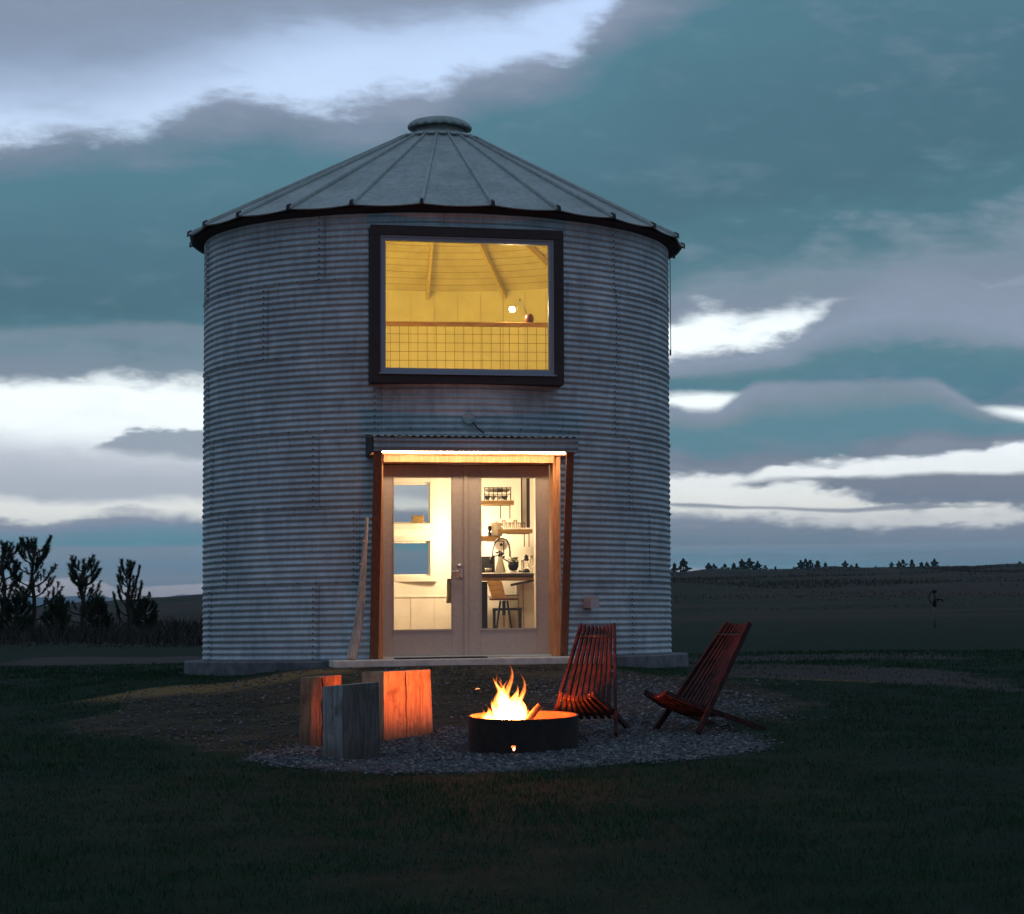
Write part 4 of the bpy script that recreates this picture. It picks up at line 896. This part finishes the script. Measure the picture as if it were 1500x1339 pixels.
# back block, its right face towards the fire
a=Vector((-.452,19.25)); b=Vector((-.045,19.62)); c_=Vector((-.27,19.93)); d_=Vector((-.655,19.58))
block('timber_stump','tall square timber stump nearest the fire, its right face glowing orange',[tuple(a),tuple(b),tuple(c_),tuple(d_)],.575,w2,.955,cracks=[(0,.44,.02,.565,.007),(0,.72,.1,.56,.003),(0,.25,.3,.5,.002)],top_tilt=(.02,.0),lean=(-.005,.0))
a=Vector((-.895,18.42)); b=Vector((-.725,18.17)); c_=Vector((-.430,18.17)); d_=Vector((-.50,18.55))
fb=block('timber_stump','grey weathered block stump in front of the two others',[tuple(a),tuple(b),tuple(c_),tuple(d_)],.585,w1,.955,cracks=[(0,.55,.30,.575,.006),(1,.3,.38,.56,.003)],top_tilt=(.07,.0),lean=(-.012,.0))
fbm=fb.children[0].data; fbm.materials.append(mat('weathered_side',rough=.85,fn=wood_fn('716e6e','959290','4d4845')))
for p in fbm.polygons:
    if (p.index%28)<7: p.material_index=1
th=[PI*2*i/9 for i in range(9)]
block('timber_stump','short reddish split log stump at the far left, behind the grey block',[(-.935+.172*math.cos(t),19.2+.17*math.sin(t)*(.8 if math.sin(t)<0 else 1)) for t in th],.565,mat('red_log',rough=.85,fn=wood_fn('8a5c44','a5765a','5a3426')),.97,cracks=[(6,.9,.0,.555,.014),(5,.3,.1,.4,.003)],top_tilt=(.06,0))

# steel fire ring with logs and flames
SL=-.040
fr_x,fr_y=.635,18.62; fz=gz(fr_x,fr_y)
ringe=thing('fire_ring','low black steel fire ring holding the burning fire on the gravel','fire ring',(fr_x,fr_y,fz-.01)); ringe.rotation_euler=(R_(2.9),R_(.3),0)
rust=mat('burnt_steel',rough=.75,metal=.3,fn=noisy(S('1b1716'),S('2e211c'),14,bs=.3)); rin=mat('ring_inside',rough=.8,fn=noisy(S('4a241a'),S('5c3022'),10,bs=.3))
def cyl(r,z0,z1,n=72,skip=None,inv=False):
    mb=MB(); zs=[z0,(z0+z1)*.28+z0*.0,z1]; zs=[z0,z0+.04,z0+.068,z1]; vs=[(r*math.sin(2*PI*j/n),-r*math.cos(2*PI*j/n),z) for z in zs for j in range(n)]
    fs=[(i*n+j,i*n+(j+1)%n,(i+1)*n+(j+1)%n,(i+1)*n+j) for i in range(3) for j in range(n) if not (i==1 and j in skip)]
    return mb.add(vs,fs)
sk={n_ for n_ in (71,)}   # draught hole
sk={69}
cyl(.424,0,.262,skip=sk).build('outer_wall',rust,ringe,smooth=True); cyl(.414,.0,.262,skip=sk).build('inner_wall',rin,ringe,smooth=True)
MB().lathe([(.412,.262),(.412,.266),(.427,.266),(.427,.258)],n=72).build('rim',rust,ringe,smooth=True)
MB().lathe([(.001,.09),(.25,.07),(.413,.05)],n=36).build('ash_bed',mat('ash',rough=1,fn=noisy(S('4a4440'),S('6d6660'),20,bs=.5)),ringe,smooth=True)
fire_w=Vector((at(745,1050,fr_y).x,fr_y,fz+.2))
fc=Vector((fire_w.x-fr_x,0,.0))
bark=mat('burning_log',rough=.9,fn=noisy(S('4a3426'),S('7b5a40'),12,(1,1,1),bs=.6))
def log(p,q_,r,name='firewood',label='',n=14):
    mb=MB(); mb.tube([p.lerp(q_,i/5)+Vector((0,0,.004*math.sin(i*2))) for i in range(6)],[r*(1+.06*math.sin(i*3.)) for i in range(6)],n); o=mb.build(name,bark,None,smooth=False,loc=Vector((fr_x,fr_y,fz))); tag(o,label,'firewood'); return o
log(fc+Vector((.10,-.03,.17)),fc+Vector((.245,-.01,.325)),.026,label='burning stick of firewood poking up out of the ring to the right')
log(fc+Vector((-.17,.05,.12)),fc+Vector((.13,-.02,.15)),.04,label='split log lying across the ring under the flames')
log(fc+Vector((-.06,-.13,.12)),fc+Vector((.06,.15,.16)),.038,label='charred log crossing the middle of the fire ring')
# ember glow at the draught hole
def flame_mat(name,stops,st):
    m=bpy.data.materials.new(name); m.use_nodes=True; q=N(m.node_tree); m.node_tree.nodes.clear()
    co=q.new('ShaderNodeTexCoord').outputs['Generated']; z=q.sep(co)[2]; ob=obj_co(q)
    n1=q.noise(q.mapping(ob,(1,1,.35)),26,3,.6); z2=q.m('ADD',z,q.m('MULTIPLY',q.m('SUBTRACT',n1,.5),.45))
    lw=q.new('ShaderNodeLayerWeight'); lw.inputs[0].default_value=.5; f=q.m('POWER',q.m('SUBTRACT',1,lw.outputs['Facing']),2.6)
    col=q.ramp(z2,stops); n9=q.noise(q.mapping(ob,(1,1,.22)),70,3,.6); fade=q.m('MULTIPLY',q.m('MULTIPLY',q.sm(z2,1.0,.3),q.sm(n1,.28,.52,.25,1.)),q.sm(n9,.3,.6,.35,1.15))
    e=q.new('ShaderNodeEmission'); q.put(e.inputs[0],col); q.put(e.inputs[1],q.m('MULTIPLY',q.m('MULTIPLY',f,fade),st))
    t=q.new('ShaderNodeBsdfTransparent'); a=q.new('ShaderNodeAddShader'); q.l.new(e.outputs[0],a.inputs[0]); q.l.new(t.outputs[0],a.inputs[1])
    o=q.new('ShaderNodeOutputMaterial'); q.l.new(a.outputs[0],o.inputs[0]); return m
fm1=flame_mat('flame_core',[(0,(1,.40,.09,1)),(.45,(1,.36,.08,1)),(.8,(1,.26,.035,1)),(1,(.9,.13,.015,1))],26.)
fm2=flame_mat('flame_tip',[(0,(1,.34,.06,1)),(.5,(1,.24,.035,1)),(1,(.8,.10,.01,1))],3.2)
def tongue(mb,base,h,r,lean,tw=0,seed=0,n=16):
    ks=14; vs=[]
    for i in range(ks+1):
        t=i/ks; rr=r*(math.sin(PI*min(1,(t*.75+.27)))**.9)*(1-t**3*.55)*(1-t)**.35 if t<1 else 0.0008
        rr=max(rr,.0008)
        wx=.035*math.sin(t*7+seed)*t*h/.3; wy=.03*math.cos(t*6+seed*1.7)*t*h/.3
        c=base+Vector((lean[0]*t+wx,lean[1]*t+wy,h*t))
        for j in range(n):
            a=2*PI*j/n; q_=1+.28*math.sin(3*a+seed+t*4)+.12*math.sin(5*a+seed*2-t*5); vs.append(c+Vector((math.cos(a)*rr*q_,math.sin(a)*rr*q_,0)))
    mb.add(vs,[(i*n+j,i*n+(j+1)%n,(i+1)*n+(j+1)%n,(i+1)*n+j) for i in range(ks) for j in range(n)])
fl=thing('campfire_flames','bright leaping campfire flames rising from the steel ring','flames',Vector((fr_x,fr_y,fz))+fc)
rr_=random.Random(4)
spec=[(-.0,0,.40,.075,(-.03,0)),(.03,.03,.36,.07,(.0,0)),(.05,-.03,.30,.07,(.03,0)),(-.05,.0,.27,.06,(-.05,0)),(.075,.03,.33,.045,(.02,0)),(-.10,.0,.22,.05,(-.07,0)),(-.13,.02,.13,.04,(-.06,0)),(.11,.0,.17,.05,(.02,0)),(0,-.05,.22,.085,(0,0)),(.14,.0,.11,.035,(.05,0)),(-.02,.05,.44,.04,(-.05,0))]
for i,(x,y,h,r,l) in enumerate(spec):
    mb=MB(); tongue(mb,Vector((x*1.12,y,.10)),h*1.10,r*1.3,l,seed=i*1.7); mb.build('flame_tongue',fm1,fl,smooth=True)
for i in range(26):
    x=rr_.uniform(-.19,.17); mb=MB(); h=(.40*math.exp(-((x-.01)/.09)**2)+.14)*rr_.uniform(.8,1.2); tongue(mb,Vector((x,rr_.uniform(-.07,.07),.12)),h,rr_.uniform(.022,.045),(rr_.uniform(-.07,.02)+x*.4,0),seed=i*2.3,n=10); mb.build('flame_wisp',fm2,fl,smooth=True)
l=lamp_light('fire_light',(-.03,0,.28),135,(1,.155,.014),.08,fl); l=lamp_light('fire_light',(.02,0,.2),26,(1,.18,.02),.07,fl)
mb=MB(); hx=fr_x+.42*math.sin(2*PI*69.5/72); hy=fr_y-.42*math.cos(2*PI*69.5/72); mb.lathe([(.001,-.02),(.009,-.008),(.011,0),(.008,.008),(.001,.016)],n=14)
tag(mb.build('ember',emis('ember_glow',(1,.32,.16,1),7),None,smooth=True,loc=(hx+.004,hy-.03+.03,fz+.012)),'small glowing ember in the draught hole at the foot of the ring','ember')
mb=MB(); mb.tube([at(696,1010,18.6),at(699,1008.6,18.6),at(703,1009,18.6)],[.002,.005,.002],6); tag(mb.build('spark',emis('spark_glow',(1,.35,.12,1),2)),'tiny orange spark floating left of the flames','spark')

# Kentucky style slatted chairs
cw=mat('red_slat_wood',rough=.8,spec=.25,fn=noisy(S('220e0d'),S('45201c'),7,(2,2,1.4),bs=.4)); cwe=mat('slat_end',S('a54a36'),.6)
def slat_chair(name,label,origin,ang,group):
    e=empty(name,origin,0); tag(e,label,'chair',group)
    f=Vector((math.cos(ang),math.sin(ang),0)); l=Vector((-f.y,f.x,0))
    def Q(a,b,z): return f*a+l*b+Vector((0,0,z))
    def bar(mb,p,q_,wid,th,w1=None):
        t=(q_-p); tn=t.normalized(); s=l; n=tn.cross(s).normalized(); w1=w1 or wid
        mb.hexa([p-s*wid/2-n*th/2,p+s*wid/2-n*th/2,p+s*wid/2+n*th/2,p-s*wid/2+n*th/2,q_-s*w1/2-n*th/2,q_+s*w1/2-n*th/2,q_+s*w1/2+n*th/2,q_-s*w1/2+n*th/2])
    nb=10
    for i in range(nb):
        u=(i/(nb-1))*2-1; dish=.038*(1-u*u); mb=MB(); top=Q(-.37-dish*.9,u*.140,.885-dish*.55)
        if abs(u)>.99: bar(mb,Q(.33,u*.275,0),top,.024,.05,.021); mb.build('leg',cw,e,bevel=.003)
        else: bar(mb,Q(.20-dish*.9,u*.235,.165),top,.034,.042,.021); mb.build('back_slat',cw,e,bevel=.003)
    ns=9
    for i in range(ns):
        u=(i/(ns-1))*2-1; dish=.035*(1-u*u); mb=MB(); pts=[Q(.55-dish*.3,u*.128,.335-dish*.9),Q(.44,u*.160,.285-dish*.9),Q(.30,u*.205,.225-dish*.7)]
        end=Q(-.42,u*.262,.0) if abs(u)>.99 else Q(.07-dish,u*.235,.145-dish*.3)
        bar(mb,pts[0],pts[1],.026,.04); bar(mb,pts[1],pts[2],.026,.04); bar(mb,pts[2],end,.026,.042); mb.build('leg' if abs(u)>.99 else 'seat_slat',cw,e,bevel=.0025)
    for (a,z,b) in ((.20,.17,.262),(.49,.286,.16),(-.275,.79,.155)):
        MB().tube([Q(a,-b,z),Q(a,b,z)],.006,8).build('rod',M['bolt'],e,smooth=True)
    return e
# feet positions measured on the ground
def chair_at(nf,ff,label,rise=0):
    pass
c1=Vector((1.20,19.42)); c2=Vector((2.16,19.48))
slat_chair('slatted_chair','dark red slatted stick chair directly right of the fire, facing the camera',(c1.x,c1.y,gz(c1.x,c1.y)-.005),math.atan2(-.93,-.24),'slatted stick chairs')
slat_chair('slatted_chair','dark red slatted stick chair on the right, turned side-on towards the fire',(c2.x,c2.y,gz(c2.x,c2.y)-.005),math.atan2(-.57,-.82),'slatted stick chairs')

# yard hydrant far right
hp=at(1370,934,50); e=thing('yard_hydrant','thin pale post with a dark looped hydrant head out in the right field','hydrant',(hp.x,hp.y,gz(hp.x,hp.y)))
MB().tube([(0,0,-.1),(0,0,.50)],.028,10).build('pipe',mat('pale_pipe',S('4a4643'),.7),e,smooth=True)
mb=MB(); mb.tube([(0,0,.46),(0,0,.78)],.034,10); mb.lathe([(.03,.76),(.055,.79),(.05,.84),(.001,.86)],n=14); mb.tube([(0,0,.62),(.12,0,.63),(.17,0,.62),(.175,0,.57)],.022,8); mb.build('head',M['black'],e,smooth=True)
MB().tube([(-.02+.13*math.cos(q)*.8,0,.67+.14*math.sin(q)) for q in [PI*.35+2*PI*j/26*.8 for j in range(27)]],.014,8).build('hose_loop',M['black'],e,smooth=True)

# ------------------------------------------------------------------ trees
needle=mat('pine_needles',rough=.8,spec=.15,fn=lambda q,b:q.put(b.inputs['Base Color'],q.ramp(q.new('ShaderNodeNewGeometry').outputs['Random Per Island'],[(0,S('18221a')),(.5,S('253321')),(1,S('3a482b'))])))
barkm=mat('pine_bark',rough=.9,fn=noisy(S('1f1815'),S('35281f'),20,(1,1,.4),bs=.6))
def tufts(pts,name,parent,nl=70,ln=.15,w=.007,seed=0):
    rg=np.random.default_rng(seed); V=[];T=[]; o=0; A=[];B=[];C=[]
    for p,d,s in pts:
        n=int(nl*s); t=rg.uniform(0,1,n)**.8; ax=np.array(d)/np.linalg.norm(d); base=np.array(p)+ax*(t[:,None]-.5)*.24*s
        rnd=rg.normal(0,1,(n,3)); rnd-=rnd@ax[:,None]*ax; rnd/=np.linalg.norm(rnd,axis=1,keepdims=True)+1e-6
        dr=rnd*rg.uniform(.45,1,n)[:,None]+ax*rg.uniform(.3,1.1,n)[:,None]; dr/=np.linalg.norm(dr,axis=1,keepdims=True)
        tip=base+dr*(ln*s*rg.uniform(.6,1.1,n))[:,None]; sd=np.cross(dr,rg.normal(0,1,(n,3))); sd/=np.linalg.norm(sd,axis=1,keepdims=True)+1e-6
        A.append(base-sd*w); B.append(base+sd*w); C.append(tip)
    A,B,C=map(np.vstack,(A,B,C)); n=len(A); V=np.stack([A,B,C],1).reshape(-1,3); T=np.arange(n*3).reshape(-1,3); return np_mesh(name,V,T,needle,parent)
def pine(label,x,Y,ytop,seed,shape=1.,forks=0,dens=1.,group='young pines left of the silo',up=.7,wid=1.):
    p=at(x,937,Y); z0=gz(p.x,p.y); h=at(x,ytop,Y).z-z0; e=thing('pine_tree',label,'tree',(p.x,p.y,z0),group); rg=random.Random(seed)
    mb=MB(); tops=[]; trunk=[Vector((.03*math.sin(i*1.3+seed),.02*math.cos(i+seed),h*.93*i/7)) for i in range(8)]; mb.tube(trunk,[.05*(1-i/9)+.012 for i in range(8)],9); T_=[]
    T_.append((trunk[-1]+Vector((0,0,.06)),(0,0,1),1.2)); T_.append((trunk[-1]-Vector((0,0,.12)),(0,0,1),1.1))
    z=.18*h
    while z<h*.93:
        t=z/h; nb=rg.choice([2,3,4]); a0=rg.uniform(0,6.28)
        for b in range(nb):
            a=a0+2*PI*b/nb+rg.uniform(-.35,.35); Lb=shape*wid*h*(.12+.34*(1-t)**.9)*rg.uniform(.65,1.15)
            st=Vector((0,0,z)); 
            pts=[st]; 
            for i in range(1,6):
                u=i/5; pts.append(st+Vector((math.cos(a)*Lb*u*(1-.25*u*up),math.sin(a)*Lb*u*(1-.25*u*up),Lb*(.10*u+.75*up*u*u*(.55+t*.6)))))
            mb.tube(pts,[.018*(1-i/6.5)+.004 for i in range(6)],6,False)
            for u0 in (3,4,5):
                d=(pts[u0]-pts[u0-1]); T_.append((pts[u0],tuple(d.normalized()+Vector((0,0,.5))),rg.uniform(.75,1.15)*(1 if u0==5 else .8)*dens))
                if u0>=4 or rg.random()<.6:
                    s=Vector((-math.sin(a),math.cos(a),0))*rg.choice([-1,1]); q_=pts[u0]+s*Lb*.2+Vector((0,0,Lb*.12)); mb.tube([pts[u0-1],q_],[.008,.004],5,False); T_.append((q_,tuple((q_-pts[u0-1]).normalized()+Vector((0,0,.6))),rg.uniform(.65,1.)*dens))
        z+=h*rg.uniform(.10,.15)
    mb.build('trunk',barkm,e,smooth=True); tufts(T_,'crown',e,nl=105,ln=.132*max(.75,h/3),w=.0075,seed=seed); return e
pine('tallest young pine at the far left, with a bare forked upper trunk',48,58,792,11,shape=1.0,dens=1.05)
pine('dark pine cut by the left edge of the photo',4,57,800,3,shape=1.,dens=1.1)
pine('bushy round topped pine between the tallest one and the thin one',120,60,824,23,shape=1.15,dens=1.1)
pine('thin open pine with upswept branches, nearest the silo on the left',188,59,829,31,shape=.95,up=1.4,dens=.9,wid=.85)
for i,(x,Y,y,lb) in enumerate(((24,54,880,'low pine bush at the foot of the tallest pine'),(84,56,884,'low dark pine bush between the tallest and the bushy pine'),(143,62,884,'small pine bush just right of the bushy pine'),(212,60,884,'small green pine bush right of the thin pine'))):
    pine(lb,x,Y,y,50+i,shape=1.3,dens=.9,group='low pine scrub left of the silo')
# a small lone pine on the left skyline and the row along the right ridge
def far_mesh(seed,n=260):
    rg=np.random.default_rng(seed); t=rg.uniform(.12,1,n)**.9; r=np.sin(np.pi*(.15+.85*t))**.7*(1-t*.55)*(.34+.06*seed)*(1+.4*np.sin(t*17+seed)); a=rg.uniform(0,2*PI,n); rad=r*rg.uniform(.2,1,n)**.5
    c=np.stack([rad*np.cos(a),rad*np.sin(a),t],1); d=rg.normal(0,1,(n,3)); d/=np.linalg.norm(d,axis=1,keepdims=True); u=np.cross(d,rg.normal(0,1,(n,3))); u/=np.linalg.norm(u,axis=1,keepdims=True)
    s=rg.uniform(.04,.1,n)[:,None]; V=np.stack([c-u*s,c+u*s,c+d*s*1.2,c-d*s*.9],1).reshape(-1,3); T=np.array([[0,2,1],[0,1,3]])[None]+np.arange(n)[:,None,None]*4
    o=np_mesh('crown',V,T.reshape(-1,3),needle); COL.objects.unlink(o); return o.data
FM=[far_mesh(i) for i in range(5)]; tmb=MB().tube([(0,0,-.05),(0,0,.6)],[.03,.012],6).build('trunk',barkm); TM=tmb.data; COL.objects.unlink(tmb); bpy.data.objects.remove(tmb)
ridge=[(988,14),(1001,20),(1038,13),(1046,12),(1062,11),(1075,12),(1087,17),(1098,18),(1110,14),(1121,8),(1136,6),(1163,5),(1173,14),(1180,16),(1187,14),(1198,13),(1209,10),(1224,5),(1238,12),(1247,6),(1255,8),(1283,4),(1306,9),(1317,10),(1323,12),(1336,12),(1350,8),(1358,8),(1369,12),(1494,6),(219,9)]
ords='first second third fourth fifth sixth seventh eighth ninth tenth eleventh twelfth thirteenth fourteenth fifteenth sixteenth seventeenth eighteenth nineteenth twentieth'.split()
rg=random.Random(5)
for i,(x,hp_) in enumerate(ridge):
    Y=505 if x>900 else 498; p=at(x,838,Y); z0=gz(p.x,p.y)-.3; hh=hp_/F_PX*Y+.45
    if i==30: lb='lone tiny pine on the left skyline beside the silo'
    elif i==29: lb='low bush on the ridge at the right edge of the photo'
    elif i==0: lb='ridge pine half hidden behind the right edge of the silo'
    elif i==1: lb='tall ridge pine closest to the silo wall on the right'
    elif i==28: lb='pine standing alone on the ridge above the yard hydrant'
    elif i<20: lb='%s small pine along the right ridge, counting from the silo'%ords[i]
    else: lb='%s small pine along the right ridge, counting from its right end'%ords[28-i]
    e=thing('ridge_pine',lb,'tree',(p.x,p.y,z0),'small pines along the far ridge'); e.scale=(hh*rg.uniform(.8,1.3),hh,hh); e.rotation_euler=(0,0,rg.uniform(0,6))
    for nm,me,mt in (('crown',FM[i%5],None),('trunk',TM,None)):
        o=bpy.data.objects.new(nm,me); COL.objects.link(o); o.parent=e

# ------------------------------------------------------------------ thin dusk air
HZ=True
if HZ:
    mb=MB().box((0,4600,70),(12000,9900,200)); m=bpy.data.materials.new('air'); m.use_nodes=True; q=N(m.node_tree); m.node_tree.nodes.clear()
    v=q.new('ShaderNodeVolumePrincipled'); v.inputs['Density'].default_value=.00013; v.inputs['Color'].default_value=(.55,.78,.95,1); v.inputs['Anisotropy'].default_value=.0
    o=q.new('ShaderNodeOutputMaterial'); q.l.new(v.outputs[0],o.inputs['Volume']); hz=mb.build('haze',m); tag(hz,'thin bluish evening haze over the plain','haze',kind='stuff')
